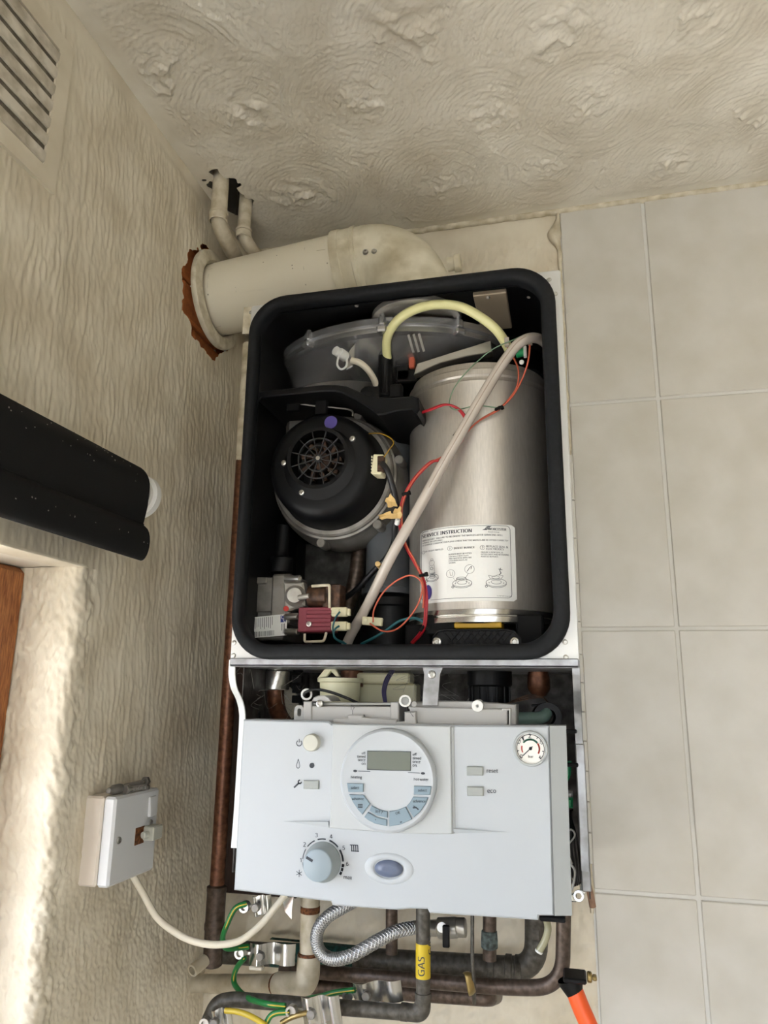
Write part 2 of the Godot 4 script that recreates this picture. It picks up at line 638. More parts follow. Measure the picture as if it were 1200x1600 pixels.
# ---------------------------------------------------------------- the room
func build_room():
	var m := Mb.new()
	m.b2(Vector3(-1.0, -0.1, -0.3), Vector3(2.65, 0, 3.65), 0.0)
	structure("floor", m, mats.floor)

	m = Mb.new()
	m.b2(Vector3(2.4, 0, -0.25), Vector3(2.65, CE + 0.08, 3.65), 0.0)
	structure("wall_right", m, mats.slab)

	m = Mb.new()   # rear wall with a wide window
	var wx0 := -0.35
	var wx1 := 1.45
	m.b2(Vector3(-0.745, 0, 3.4), Vector3(wx0, CE + 0.029, 3.65), 0.0)
	m.b2(Vector3(wx1, 0, 3.4), Vector3(2.4, CE + 0.029, 3.65), 0.0)
	m.b2(Vector3(wx0, 0, 3.4), Vector3(wx1, 0.85, 3.65), 0.0)
	m.b2(Vector3(wx0, 2.12, 3.4), Vector3(wx1, CE + 0.029, 3.65), 0.0)
	structure("wall_rear", m, mats.slab)
	m = Mb.new()
	for k in 4: m.b2(Vector3(wx0 + k * 0.58, 0.85, 3.5), Vector3(wx0 + k * 0.58 + 0.06, 2.12, 3.56), 0.004)
	for y in [0.85, 2.06]: m.b2(Vector3(wx0, y, 3.502), Vector3(wx1, y + 0.06, 3.558), 0.004)
	var w2 := structure("window_2", m, mats.white_metal)
	for k in 3:
		m = Mb.new()
		m.b2(Vector3(wx0 + k * 0.58 + 0.055, 0.905, 3.527), Vector3(wx0 + k * 0.58 + 0.585, 2.065, 3.531), 0.0)
		part(w2, "pane", m, mats.glass)

	m = Mb.new()
	m.b2(Vector3(-14, -0.25, -8), Vector3(-1.0, -0.05, 12), 0.0)
	m.b2(Vector3(-1.0, -0.25, 3.65), Vector3(12, -0.05, 12), 0.0)
	structure("ground", m, mats.slab)

	build_wall_left()
	build_wall_back()
	build_ceiling()


func build_wall_left():
	var m := Mb.new()
	var f := WX - 0.02
	m.b2(Vector3(-0.745, 0, -0.25), Vector3(WX, 1.0, 3.4), 0.0)                 # below the relief
	m.b2(Vector3(-0.745, 1.0, 1.75), Vector3(WX, CE + 0.08, 3.4), 0.0)          # beyond the window
	m.b2(Vector3(-0.745, 1.0, 0.336), Vector3(WX, 1.05, 1.75), 0.0)             # under the sill
	m.b2(Vector3(-0.745, 1.745, 0.9), Vector3(WX, CE + 0.08, 1.75), 0.0)        # lintel, far half
	m.b2(Vector3(-0.745, 1.7458, -0.25), Vector3(f, CE + 0.08, 0.9), 0.0)
	m.b2(Vector3(-0.745, 1.0, -0.25), Vector3(f, 1.745, 0.336), 0.0)
	m.b2(Vector3(-0.745, 1.0, 0.336), Vector3(-0.585, 1.745, 0.3535), 0.0)
	var wall := structure("wall_left", m, mats.slab)

	var n1 := fbm(1.0, 2, 11)
	var n2 := fbm(1.0, 3, 12)
	var n3 := fbm(1.0, 2, 13)
	var drip := func(y: float, s: float) -> float:
		var wob := n3.get_noise_2d(s * 20.0, y * 9.0)
		var a := n1.get_noise_2d(s * 92.0 + wob * 0.7, y * 5.5)
		var ridge := pow(1.0 - absf(a), 3.0)
		var b := n2.get_noise_2d(s * 150.0, y * 40.0 + 40.0)
		var stip := clampf((1.66 - y) * 4.0, 0.0, 1.0)
		return n2.get_noise_2d(s * 190.0, y * 190.0) * 0.0011 * stip + ridge * (1.0 - stip * 0.4) * 0.0017 * (0.65 + 0.6 * wob) + b * 0.0008 + n3.get_noise_2d(s * 6.0, y * 5.0 + 9.0) * 0.0022
	# up to the window corner, rounded into the reveal
	var st := 0.0021
	var nz := int(0.343 / st)
	var nc := 9
	var nr := 46
	var rad := 0.012
	var path := []
	for i in nz: path.append([Vector2(WX, i * st), Vector2(1, 0)])
	for i in nc + 1:
		var a := PI * 0.5 * i / nc
		path.append([Vector2(WX - rad + cos(a) * rad, 0.343 + sin(a) * rad), Vector2(cos(a), sin(a))])
	for i in nr: path.append([Vector2(WX - rad - (i + 1) * 0.0021, 0.355), Vector2(0, 1)])
	var nu := path.size()
	var ny := int(0.745 / 0.0023) + 1
	var wide := fbm(1.0, 2, 14)
	relief(wall, "plaster", nu, ny, func(i: int, j: int) -> Vector3:
		var y: float = 1.0 + 0.745 * j / (ny - 1)
		var p: Vector2 = path[i][0]
		var d: Vector2 = path[i][1]
		var h: float = drip.call(y, i * st)
		if i > nz - 6: h += wide.get_noise_2d(y * 14.0, i * 0.02) * 0.003 + wide.get_noise_2d(y * 70.0, i * 0.25) * 0.0016
		p += d * h
		return Vector3(p.x, y, p.y), mats.wall)
	var nz2 := int(0.9 / st)
	var ny2 := int((CE - 1.745) / 0.0026) + 1
	var edge := fbm(28.0, 4, 21)
	relief(wall, "plaster", nz2, ny2, func(i: int, j: int) -> Vector3:
		var y: float = 1.745 + (CE + 0.003 - 1.745) * maxi(j - 1, 0) / (ny2 - 2)
		var k := clampf((CE - 0.018 - y) / 0.012, 0.0, 1.0)
		return Vector3((WX - 0.03) if j == 0 and i * st > 0.345 else WX + drip.call(y, i * st) * k, y, i * st), mats.wall,
		func(p: Vector3) -> float:
			var dy := (p.y - 2.180) / 0.083
			var dz := (p.z - 0.128) / 0.080
			return sqrt(dy * dy + dz * dz) - 1.0 - 0.22 * edge.get_noise_2d(p.y, p.z))
	# brick laid bare round the flue
	m = Mb.new()
	m.flat()
	var rg := RandomNumberGenerator.new()
	rg.seed = 5
	for r in 4:
		var y0 := 2.075 + r * 0.058
		for k in 2:
			var z0 := 0.0 + k * 0.125 - (0.06 if r % 2 == 1 else 0.0)
			m.b2(Vector3(f - 0.01, y0, maxf(z0, 0.002)), Vector3(f + 0.006 + rg.randf() * 0.005, y0 + 0.053, z0 + 0.12), 0.003)
	part(wall, "brickwork", m, mats.brick, "orange brick laid bare where plaster has broken away")
	m = Mb.new()
	m.b2(Vector3(f - 0.012, 2.06, 0.002), Vector3(f + 0.001, 2.32, 0.24), 0.0)
	part(wall, "mortar", m, mats.caulk)

	# window in the reveal: stained timber, one mullion, glass
	m = Mb.new()
	var zi := [0.3525, 1.02, 1.69]
	for z in zi: m.b2(Vector3(-0.64, 1.075, z), Vector3(-0.562, 1.7445, z + 0.06), 0.006)
	for y in [1.075, 1.690]: m.b2(Vector3(-0.638, y, 0.36), Vector3(-0.565, y + 0.054, 1.75), 0.006)
	var w1 := structure("window_1", m, mats.wood)
	for k in 2:
		m = Mb.new()
		m.b2(Vector3(-0.613, 1.125, zi[k] + 0.055), Vector3(-0.609, 1.695, zi[k + 1] + 0.005), 0.0)
		part(w1, "pane", m, mats.glass)
	m = Mb.new()
	m.b2(Vector3(-0.70, 1.05, 0.3535), Vector3(-0.47, 1.075, 1.75), 0.006)
	structure("trim_1", m, mats.white_metal)


func build_wall_back():
	var m := Mb.new()
	m.b2(Vector3(-0.745, 0, -0.25), Vector3(2.4, CE + 0.08, -0.0035), 0.0)
	m.b2(Vector3(0.0165, 0, -0.0036), Vector3(2.4, CE, 0.0022), 0.0)
	var wall := structure("wall_back", m, mats.grout)
	var n1 := fbm(1.0, 2, 31)
	var n2 := fbm(1.0, 3, 32)
	var nx := int((0.0185 - WX) / 0.0027) + 1
	var ny := int((CE - 1.1) / 0.0028) + 1
	relief(wall, "plaster", nx, ny, func(i: int, j: int) -> Vector3:
		var x: float = WX - 0.002 + (0.0205 - WX) * i / (nx - 1)
		var y: float = 1.1 + (CE + 0.003 - 1.1) * j / (ny - 1)
		var k := clampf((CE - 0.03 - y) / 0.02, 0.0, 1.0)
		var a := n1.get_noise_2d(x * 80.0 + n2.get_noise_2d(x * 9.0, y * 9.0), y * 13.0)
		var low := clampf((1.5 - y) * 4.0, 0.0, 1.0)
		var h := pow(1.0 - absf(a), 3.0) * 0.0018 * (1.0 - low * 0.5) + n2.get_noise_2d(x * 120.0, y * 70.0) * 0.0008 + low * n2.get_noise_2d(x * 40.0, y * 40.0) * 0.0035
		return Vector3(x, y, h * k), mats.wall)
	m = Mb.new()
	m.b2(Vector3(WX - 0.01, 0, -0.004), Vector3(0.0165, 1.1, 0.0), 0.0)
	part(wall, "plaster", m, mats.wall)
	# large pale wall tiles, each with its own eased edge
	var rg := RandomNumberGenerator.new()
	rg.seed = 8
	var pitch := 0.3184
	var gap := 0.0044
	for c in 4:
		var x0 := 0.0185 if c == 0 else 0.1385 + (c - 1) * pitch + gap * 0.5
		var x1 := 0.1385 + c * pitch - gap * 0.5
		for r in 6:
			var y1 := CE - 0.0045 if r == 0 else 2.0222 - (r - 1) * pitch - gap * 0.5
			var y0 := 2.0222 - r * pitch + gap * 0.5
			m = Mb.new()
			var b := Basis.from_euler(Vector3(rg.randf_range(-0.002, 0.002), rg.randf_range(-0.002, 0.002), 0))
			m.box(Vector3((x0 + x1) * 0.5, (y0 + y1) * 0.5, 0.0005), Vector3(x1 - x0, y1 - y0, 0.0075), 0.0012, b)
			part(wall, "tile", m, mats.tile)
	# ragged bead of old sealant where plaster meets tile
	m = Mb.new()
	var nb := fbm(24.0, 4, 44)
	var pts := PackedVector3Array()
	var rr := PackedFloat32Array()
	for i in 260:
		var y := 1.36 + 0.975 * i / 259.0
		var bulge := 0.007 * exp(-pow((y - 2.30) / 0.018, 2.0))
		pts.append(Vector3(0.0150 + nb.get_noise_2d(y, 3.0) * 0.0016 - bulge, y, 0.003))
		rr.append(0.0030 + nb.get_noise_2d(y, 9.0) * 0.0022 + bulge)
	m.sweep(pts, rr, 8)
	structure("trim_2", m, mats.caulk)
	m = Mb.new()
	pts = PackedVector3Array()
	for i in 220: pts.append(Vector3(WX + 0.02 + 1.6 * i / 219.0, CE - 0.001 + nb.get_noise_2d(i * 0.02, 1.0) * 0.0015, 0.003))
	m.sweep(pts, 0.0055, 8)
	structure("trim_3", m, mats.caulk)


func build_ceiling():
	var m := Mb.new()
	# slab with a hatch above the corner, so that the hole opens into a dark void
	m.b2(Vector3(-0.40, CE + 0.03, -0.25), Vector3(2.65, CE + 0.09, 3.65), 0.0)
	m.b2(Vector3(-0.745, CE + 0.03, 0.25), Vector3(-0.40, CE + 0.09, 3.65), 0.0)
	m.b2(Vector3(-0.745, CE + 0.03, -0.25), Vector3(-0.40, CE + 0.09, 0.03), 0.0)
	m.b2(Vector3(-0.745, CE + 0.03, 0.03), Vector3(-0.51, CE + 0.09, 0.25), 0.0)
	m.b2(Vector3(-0.54, CE + 0.09, 0.0), Vector3(-0.51, CE + 0.62, 0.28), 0.0)
	m.b2(Vector3(-0.40, CE + 0.09, 0.0), Vector3(-0.37, CE + 0.62, 0.28), 0.0)
	m.b2(Vector3(-0.51, CE + 0.09, 0.0), Vector3(-0.40, CE + 0.62, 0.03), 0.0)
	m.b2(Vector3(-0.51, CE + 0.09, 0.25), Vector3(-0.40, CE + 0.62, 0.28), 0.0)
	m.b2(Vector3(-0.51, CE + 0.60, 0.03), Vector3(-0.40, CE + 0.62, 0.25), 0.0)
	m.b2(Vector3(0.95, CE, -0.004), Vector3(2.4, CE + 0.029, 3.4), 0.0)
	m.b2(Vector3(WX - 0.25, CE, 0.7), Vector3(0.95, CE + 0.031, 3.4), 0.0)
	var ceil_ := structure("ceiling", m, mats.ceiling)
	var swirls := [
		[Vector2(-0.1416, 0.3644), 0.15], [Vector2(0.1603, 0.3271), 0.15], [Vector2(0.0190, 0.3186), 0.13], [Vector2(-0.4338, 0.3679), 0.12], [Vector2(-0.3658, 0.2949), 0.10],
		[Vector2(0.2658, 0.1330), 0.13], [Vector2(-0.2253, 0.2789), 0.10], [Vector2(-0.0706, 0.2215), 0.09], [Vector2(0.1718, 0.0752), 0.10], [Vector2(-0.0019, 0.1082), 0.085], [Vector2(-0.1477, 0.1068), 0.105], [Vector2(0.0566, 0.2087), 0.095], [Vector2(-0.3531, 0.1242), 0.115],
	]
	var n1 := fbm(1.0, 3, 51)
	var n2 := fbm(1.0, 4, 52)
	var step := 0.002
	var nx := int((0.95 - WX) / step) + 1
	var nz := int(0.70 / step) + 1
	var hole := fbm(30.0, 3, 53)
	relief(ceil_, "textured_plaster", nx, nz, func(i: int, j: int) -> Vector3:
		var x: float = WX - 0.002 + (0.952 - WX) * i / (nx - 1)
		var z: float = -0.002 + 0.702 * j / (nz - 1)
		var p := Vector2(x, z)
		var h := n2.get_noise_2d(x * 130.0, z * 130.0) * 0.0007
		var env := clampf(minf(minf(x - WX - 0.018, z - 0.016), minf(0.95 - x, 0.70 - z)) / 0.012, 0.0, 1.0)
		var best := -1
		for k in range(swirls.size() - 1, -1, -1):
			var c: Vector2 = swirls[k][0]
			var q := p - c
			if q.length() < swirls[k][1] * (1.0 + 0.18 * n1.get_noise_2d(x * 16.0 + k, z * 16.0)):
				best = k
				break
		if best >= 0:
			var q: Vector2 = p - swirls[best][0]
			var r := q.length() * (1.0 + 0.10 * n1.get_noise_2d(x * 9.0 + best * 3.0, z * 9.0))
			var R: float = swirls[best][1]
			var w := n1.get_noise_2d(r * 170.0 + best * 9.0, q.angle() * 0.5)
			var comb := pow(1.0 - absf(w), 2.0)
			var rim := exp(-pow((r - R * 0.9) / (R * 0.16), 2.0))
			h += comb * 0.0012 * (0.55 + 0.8 * n2.get_noise_2d(x * 14.0, z * 14.0) + 0.5) + rim * 0.0010
			var torn := exp(-pow(r / (R * 0.33), 2.0))
			h += torn * (pow(maxf(0.0, n2.get_noise_2d(x * 30.0, z * 30.0) + 0.35), 1.4) * 0.0075)
		else:
			h += pow(1.0 - absf(n1.get_noise_2d(x * 90.0, z * 55.0)), 2.0) * 0.0013
		return Vector3(x, CE - h * env, z), mats.ceiling,
		func(p: Vector3) -> float:
			var d := Vector2((p.x - HOLE_X) / 0.027, (p.z - HOLE_Z) / 0.050)
			return d.length() - 1.0 - 0.5 * hole.get_noise_2d(p.x, p.z))


# ---------------------------------------------------------------- the boiler
const HX := -0.0955    # axis of the heat exchanger
const HZ := 0.15
const HR := 0.087

func build_boiler():
	var o := thing("boiler", "open wall-hung gas boiler with its cover off above a white control panel", "boiler", Vector3(-0.175, 1.42, 0.0))
	boiler_case(o)
	boiler_manifold(o)
	boiler_exchanger(o)
	boiler_fan(o)
	boiler_valve(o)
	boiler_inside(o)
	boiler_lower(o)
	boiler_panel(o)
	boiler_programmer(o)


func boiler_case(o: Node3D):
	var m := Mb.new()
	var out := rrect(-0.3590, 1.650, 0.0112, 2.0790, 0.003)
	var mid := rrect(-0.351, 1.660, -0.002, 2.074, 0.04)
	m.skin([lift(out, 0.004), lift(out, 0.269), lift(Mb.inset(out, 0.001), 0.27), lift(mid, 0.27), lift(mid, 0.262)])
	m.b2(Vector3(-0.359, 1.65, 0.002), Vector3(0.0112, 2.079, 0.006))
	var ch := part(o, "chassis", m, mats.chassis, "pale metal chassis frame round the black seal")
	for p in [Vector3(-0.0016, 2.0680, 0.2700), Vector3(0.0046, 2.0498, 0.2700), Vector3(-0.0020, 1.6698, 0.2700), Vector3(-0.0021, 1.6549, 0.2700), Vector3(-0.3551, 1.6566, 0.2700), Vector3(-0.3552, 1.6704, 0.2700)]:
		screw(ch, p, Vector3.BACK, 0.0026, mats.zinc, "rivet", 0.0012)
	screw(ch, Vector3(-0.3628, 2.0750, 0.2620), Vector3.BACK, 0.0026, mats.zinc, "rivet", 0.0012)
	m = Mb.new()
	m.b2(Vector3(-0.3727, 2.0832, 0.2620) + Vector3(0, 0, -0.001), Vector3(-0.3552, 2.0464, 0.2620))
	part(ch, "corner_bracket", m, mats.old_white)
	m = Mb.new()   # folded lip under the sealed chamber
	m.b2(Vector3(-0.357, 1.6445, 0.012), Vector3(0.010, 1.6475, 0.2745), 0.001)
	m.b2(Vector3(-0.357, 1.6445, 0.272), Vector3(0.010, 1.6535, 0.2745), 0.001)
	part(ch, "bottom_lip", m, mats.galvanised, "bright folded metal lip below the seal")

	m = Mb.new()
	var lin := rrect(-0.353, 1.658, -0.0035, 2.075, 0.03)
	var lin2 := rrect(-0.347, 1.666, -0.0095, 2.066, 0.028)
	m.skin([lift(Mb.inset(lin, 0.008), 0.266), lift(lin, 0.255), lift(lin, 0.13), lift(lin2, 0.11), lift(lin2, 0.042)])
	var bk := lift(lin2, 0.042)
	m.flat()
	for i in bk.size(): m.t(Vector3(-0.18, 1.87, 0.042), bk[i], bk[(i + 1) % bk.size()])
	part(o, "chamber_liner", m, mats.black_liner, "black inside of the sealed chamber")

	m = Mb.new()
	var a := rrect(-0.3565, 1.6520, 0.0042, 2.0830, 0.046, 10)
	var b := rrect(-0.3450, 1.6680, -0.0120, 2.0690, 0.034, 10)
	var z0 := ZF + 0.0002
	var prof := [[a, 0.0, z0], [a, 0.0, z0 + 0.007], [a, 0.0012, z0 + 0.0095], [a, 0.0045, z0 + 0.011]]
	var loops := []
	for p in prof: loops.append(lift(Mb.inset(a, p[1]), p[2]))
	loops.append(lift(Mb.inset(b, -0.004), z0 + 0.0105))
	loops.append(lift(Mb.inset(b, -0.001), z0 + 0.008))
	loops.append(lift(b, z0 + 0.004))
	loops.append(lift(Mb.inset(b, -0.002), z0 - 0.012))
	m.skin(loops, true)
	part(o, "door_seal", m, mats.rubber, "thick dark rubber seal round the open chamber")


func boiler_manifold(o: Node3D):
	# cast burner hood: an oblong flange over the chamber, drawn down on the left to the fan
	var m := Mb.new()
	var c := Vector3(-0.213, 2.063, 0.110)
	var ell := func(ctr: Vector3, rx: float, rz: float) -> PackedVector3Array:
		var r := PackedVector3Array()
		for i in 56:
			var an := TAU * i / 56
			r.append(ctr + Vector3(sin(an) * rx, 0, cos(an) * rz))
		return r
	m.skin([ell.call(c + Vector3(0, 0.003, 0), 0.10, 0.08), ell.call(c + Vector3(0, 0.003, 0), 0.162, 0.122), ell.call(c, 0.165, 0.125), ell.call(c + Vector3(0, -0.008, 0), 0.165, 0.125), ell.call(c + Vector3(0, -0.009, 0), 0.161, 0.121), ell.call(c + Vector3(0, -0.011, 0), 0.161, 0.121), ell.call(c + Vector3(0, -0.012, 0), 0.163, 0.123), ell.call(c + Vector3(0, -0.018, 0), 0.163, 0.123), ell.call(c + Vector3(0, -0.0195, 0), 0.155, 0.115)])
	var hood := []
	var tube_c := Vector3(-0.3189, 1.966, 0.125)
	for k in 22:
		var s := k / 21.0
		var e := s * s * (3 - 2 * s)
		var cc := c.lerp(tube_c, pow(e, 0.9))
		var y := lerpf(2.0435, 1.962, pow(s, 1.5))
		hood.append(ell.call(Vector3(cc.x, y, cc.z), lerpf(0.155, 0.046, pow(e, 0.75)), lerpf(0.115, 0.044, pow(e, 0.75))))
	m.skin(hood.slice(0, 13), true)
	var hd := part(o, "burner_manifold", m, mats.aluminium, "shiny cast aluminium hood over the burner")
	m = Mb.new()
	m.skin(hood.slice(12), true)
	m.lathe(Vector3(tube_c.x, 1.90, tube_c.z), Vector3.UP, [Vector2(0.040, 0), Vector2(0.0415, 0.0), Vector2(0.0445, 0.064)], 32)
	part(hd, "outlet_bend", m, mats.alu_cast, "rough cast bend leading down to the fan")
	for deg in [-66.0, -33.0, 4.0, 38.0]:
		var an := deg_to_rad(deg)
		var p := c + Vector3(sin(an) * 0.1655, -0.009, cos(an) * 0.1255)
		m = Mb.new()
		m.box(p + Vector3(0, -0.007, 0), Vector3(0.013, 0.008, 0.012), 0.002, Basis(Vector3.UP, an))
		m.box(p + Vector3(0, 0.004, 0), Vector3(0.009, 0.012, 0.009), 0.002, Basis(Vector3.UP, an))
		m.rod(p + Vector3(0, 0.008, 0), p + Vector3(0, 0.0135, 0), 0.0035, 12)
		part(hd, "lug", m, mats.aluminium)
	m = Mb.new()   # cast fin beside the test nipple
	m.xy([Vector2(-0.2382, 2.0406), Vector2(-0.2416, 2.0092), Vector2(-0.2497, 2.0048), Vector2(-0.2526, 2.0205), Vector2(-0.2454, 2.0327)], 0.19, 0.222, 0.001)
	part(hd, "fin", m, mats.aluminium)
	m = Mb.new()
	var q := Vector3(-0.2509, 2.0221, 0.2220)
	m.lathe(q, Vector3(-0.5, 0.2, 1), [Vector2(0, 0.012), Vector2(0.0062, 0.011), Vector2(0.0066, 0.008), Vector2(0.0066, 0.0), Vector2(0, 0)], 18)
	m.lathe(Vector3(-0.2568, 2.0241, 0.2300), Vector3(-0.5, 0.2, 1), [Vector2(0, 0.008), Vector2(0.0058, 0.007), Vector2(0.0058, -0.003), Vector2(0, -0.003)], 18)
	m.sweep(curve([Vector3(-0.2556, 2.0177, 0.2360), Vector3(-0.2563, 2.0051, 0.2380), Vector3(-0.2512, 1.9987, 0.2380), Vector3(-0.2455, 2.0032, 0.2360), Vector3(-0.2462, 2.0152, 0.2320)]), 0.0013, 8)
	part(hd, "nipple_cap", m, mats.white_soft, "translucent white cap on a test nipple")
	m = Mb.new()   # faint stamped figures
	var mp := func(p: Vector2) -> Vector3: return Vector3(p.x, p.y, 0.2200 + (p.y - 2.03) * 0.9)
	for k in 3:
		m.stroke([Vector2(-0.1701, 2.0395) + Vector2(k * 0.0065, 0), Vector2(-0.1669, 2.0239) + Vector2(k * 0.0065, 0)], 0.003, mp)
	part(hd, "stamped_marks", m, mats.alu_rough)


func on_cylinder(a: float, y: float, r := HR) -> Vector3:
	return Vector3(HX + sin(a) * r, y, HZ + cos(a) * r)


func boiler_exchanger(o: Node3D):
	var m := Mb.new()
	var b := Vector3(HX, 1.668, HZ)
	var up := Vector3.UP
	m.lathe(b, up, [Vector2(0.06, 0.028), Vector2(HR - 0.003, 0.028), Vector2(HR, 0.0305), Vector2(HR, 0.300), Vector2(HR + 0.0005, 0.302), Vector2(HR - 0.0005, 0.3035), Vector2(HR - 0.0005, 0.307), Vector2(HR + 0.001, 0.309), Vector2(HR + 0.001, 0.316), Vector2(HR - 0.003, 0.3185), Vector2(HR - 0.004, 0.326), Vector2(0.03, 0.327)], 72)
	var hx := part(o, "heat_exchanger", m, mats.steel, "tall brushed steel drum on the right of the chamber")
	m = Mb.new()
	m.lathe(b, up, [Vector2(HR - 0.002, 0.024), Vector2(HR + 0.0012, 0.0255), Vector2(HR + 0.0012, 0.031), Vector2(HR - 0.0005, 0.0325), Vector2(HR + 0.0008, 0.034), Vector2(HR + 0.0008, 0.039), Vector2(HR - 0.0005, 0.040)], 72)
	part(hx, "bottom_band", m, mats.bright_steel, "polished steel band round the foot of the drum")
	m = Mb.new()
	m.xy([Vector2(-0.1681, 1.9983), Vector2(-0.1641, 2.0124), Vector2(-0.1265, 2.0214), Vector2(-0.0731, 2.0337), Vector2(-0.0719, 2.0184), Vector2(-0.1029, 2.0157), Vector2(-0.1345, 2.0103)], 0.192, 0.206, 0.001)
	part(hx, "cover_plate", m, mats.zinc, "grey sheet metal plate above the drum")
	m = Mb.new()
	m.rod(Vector3(-0.0380, 2.0041, 0.2000), Vector3(-0.0373, 1.9972, 0.2150), 0.003)
	part(hx, "rivet", m, mats.zinc)

	# instruction sticker wrapped on the drum. Its own frame: u across 0..975, v down 0..850
	var view := deg_to_rad(6.2)
	var lo := sin(deg_to_rad(-46.5) - view)
	var hi := sin(deg_to_rad(31.1) - view)
	var wrap := func(off: float) -> Callable:
		return func(p: Vector2) -> Vector3:
			return on_cylinder(asin(lerpf(lo, hi, p.x / 975.0)) + view, 1.7995 - p.y * 0.0000985, HR + off)
	m = Mb.new()
	var nx := 30
	for i in nx:
		var u0 := 975.0 * i / nx
		var u1 := 975.0 * (i + 1) / nx
		var e0 := 25.0 if i == 0 else 0.0
		var e1 := 25.0 if i == nx - 1 else 0.0
		m.q(wrap.call(0.0003).call(Vector2(u0, e0)), wrap.call(0.0003).call(Vector2(u1, e1)), wrap.call(0.0003).call(Vector2(u1, 850 - e1)), wrap.call(0.0003).call(Vector2(u0, 850 - e0)))
	var st := part(hx, "instruction_sticker", m, mats.paper, "white service instruction sticker with diagrams on the drum")
	var k := wrap.call(0.0006)
	m = Mb.new()
	var fr := PackedVector2Array()
	var raw := rrect(14, 14, 925, 815, 40, 6)
	for i in raw.size():
		var p0: Vector2 = raw[i]
		var p1: Vector2 = raw[(i + 1) % raw.size()]
		for s in 8: fr.append(p0.lerp(p1, s / 8.0))
	m.stroke(fr, 4.5, k, true)
	m.split = 0
	var w := func(s: String, x0: float, y: float, x1: float, y2: float, tall := 1.0): m.words(s, Vector2(x0, y), Vector2(x1, y2), k, -tall)
	w.call("SERVICE INSTRUCTION", 20, 84, 540, 86, 1.05)
	w.call("SERVICE INSTRUCTION", 22, 84, 542, 86, 1.05)
	w.call("IMPORTANT  FAILURE TO RE-INSERT THE BAFFLES AFTER SERVICING WILL", 25, 128, 850, 130)
	w.call("DAMAGE THE APPLIANCE", 25, 152, 245, 154)
	w.call("IF DAMAGE COULD OCCUR PLEASE CHECK THAT THE BAFFLES ARE RE-FITTED CORRECTLY", 25, 182, 905, 188)
	w.call("1", 38, 262, 44, 262)
	w.call("RE-INSERT BAFFLES", 60, 258, 250, 262)
	w.call("2", 313, 264, 325, 264)
	w.call("INSERT BURNER", 360, 268, 568, 268)
	w.call("3", 640, 270, 655, 270)
	w.call("REPLACE SEAL &", 685, 260, 900, 264)
	w.call("ELECTRODES", 685, 288, 855, 290)
	var body := ["BURNER MUST BE FITTED", "CENTRALLY WITH SLOTS", "AND INSERTED INTO THE", "LOCATION HOLES AS", "SHOWN."]
	var wid := [230, 200, 230, 185, 70]
	for i in 5: w.call(body[i], 308, 330 + i * 24, 308 + wid[i], 330 + i * 24, 1.0)
	body = ["ENSURE A NEW SEAL IS", "FITTED FIRST AND RETAINING", "PLATE IS IN PLACE."]
	wid = [215, 275, 170]
	for i in 3: w.call(body[i], 632, 322 + i * 24, 632 + wid[i], 324 + i * 24)
	w.call("WORCESTER", 705, 66, 885, 68, 1.1)
	w.call("WORCESTER", 707, 66, 887, 68, 1.1)
	w.call("Bosch Group", 708, 92, 815, 94)
	for i in 3: m.stroke(curve2([Vector2(655 + i * 14, 62), Vector2(680 + i * 14, 50), Vector2(690 + i * 14, 32), Vector2(712 + i * 12, 22)]), 7.0, k)
	w.call("(c) 2007 BBT Group 08/07", 780, 800, 925, 802)
	for c in [[Vector2(38, 254), 17.0], [Vector2(320, 254), 24.0], [Vector2(647, 262), 24.0], [Vector2(325, 540), 44.0], [Vector2(515, 500), 48.0]]:
		m.stroke(disc(c[0], c[1], c[1], 24), 2.5, k, true)
	# the three little assembly drawings
	for c in [[Vector2(135, 560), 65.0, 36.0], [Vector2(440, 650), 95.0, 42.0], [Vector2(775, 650), 100.0, 44.0]]:
		m.stroke(disc(c[0], c[1], c[2], 26), 4.0, k, true)
		m.stroke(arc(c[0] + Vector2(0, 12), c[1], c[2], 0, 180, 14), 4.0, k)
		m.stroke(disc(c[0] + Vector2(0, -6), c[1] * 0.5, c[2] * 0.5, 20), 3.5, k, true)
		m.stroke(disc(c[0] + Vector2(-c[1] * 0.98, c[2] * 0.95), 11, 11, 12), 5.0, k, true)
		for dx in [-0.7, 0.72]: m.blot(disc(c[0] + Vector2(c[1] * dx, 4), 6, 4, 10), k)
	for i in 6: m.stroke([Vector2(105, 510 + i * 9), Vector2(165, 510 + i * 9)], 4.0, k)
	m.stroke(disc(Vector2(130, 395), 27, 32, 20), 2.5, k, true)
	m.stroke(disc(Vector2(130, 358), 13, 14, 16), 2.5, k, true)
	m.stroke(disc(Vector2(128, 458), 14, 16, 16), 4.0, k, true)
	m.stroke([Vector2(103, 420), Vector2(103, 512)], 2.5, k)
	m.stroke([Vector2(155, 420), Vector2(158, 512)], 2.5, k)
	m.stroke([Vector2(375, 645), Vector2(385, 598), Vector2(480, 596), Vector2(490, 640)], 3.0, k)
	m.stroke(disc(Vector2(432, 600), 48, 16, 20), 3.0, k, true)
	m.stroke([Vector2(350, 585), Vector2(385, 640)], 2.0, k)
	m.stroke([Vector2(505, 545), Vector2(470, 600)], 3.0, k)
	m.stroke([Vector2(318, 515), Vector2(322, 560), Vector2(345, 560), Vector2(345, 520)], 2.5, k)
	m.stroke([Vector2(490, 525), Vector2(520, 480), Vector2(535, 470), Vector2(530, 500)], 5.0, k)
	m.stroke([Vector2(700, 575), Vector2(720, 615), Vector2(820, 615), Vector2(845, 575), Vector2(790, 565), Vector2(760, 585), Vector2(700, 572)], 3.0, k)
	m.stroke(disc(Vector2(770, 592), 38, 15, 18), 2.5, k, true)
	m.stroke([Vector2(805, 565), Vector2(825, 545), Vector2(812, 520), Vector2(820, 490)], 7.0, k)
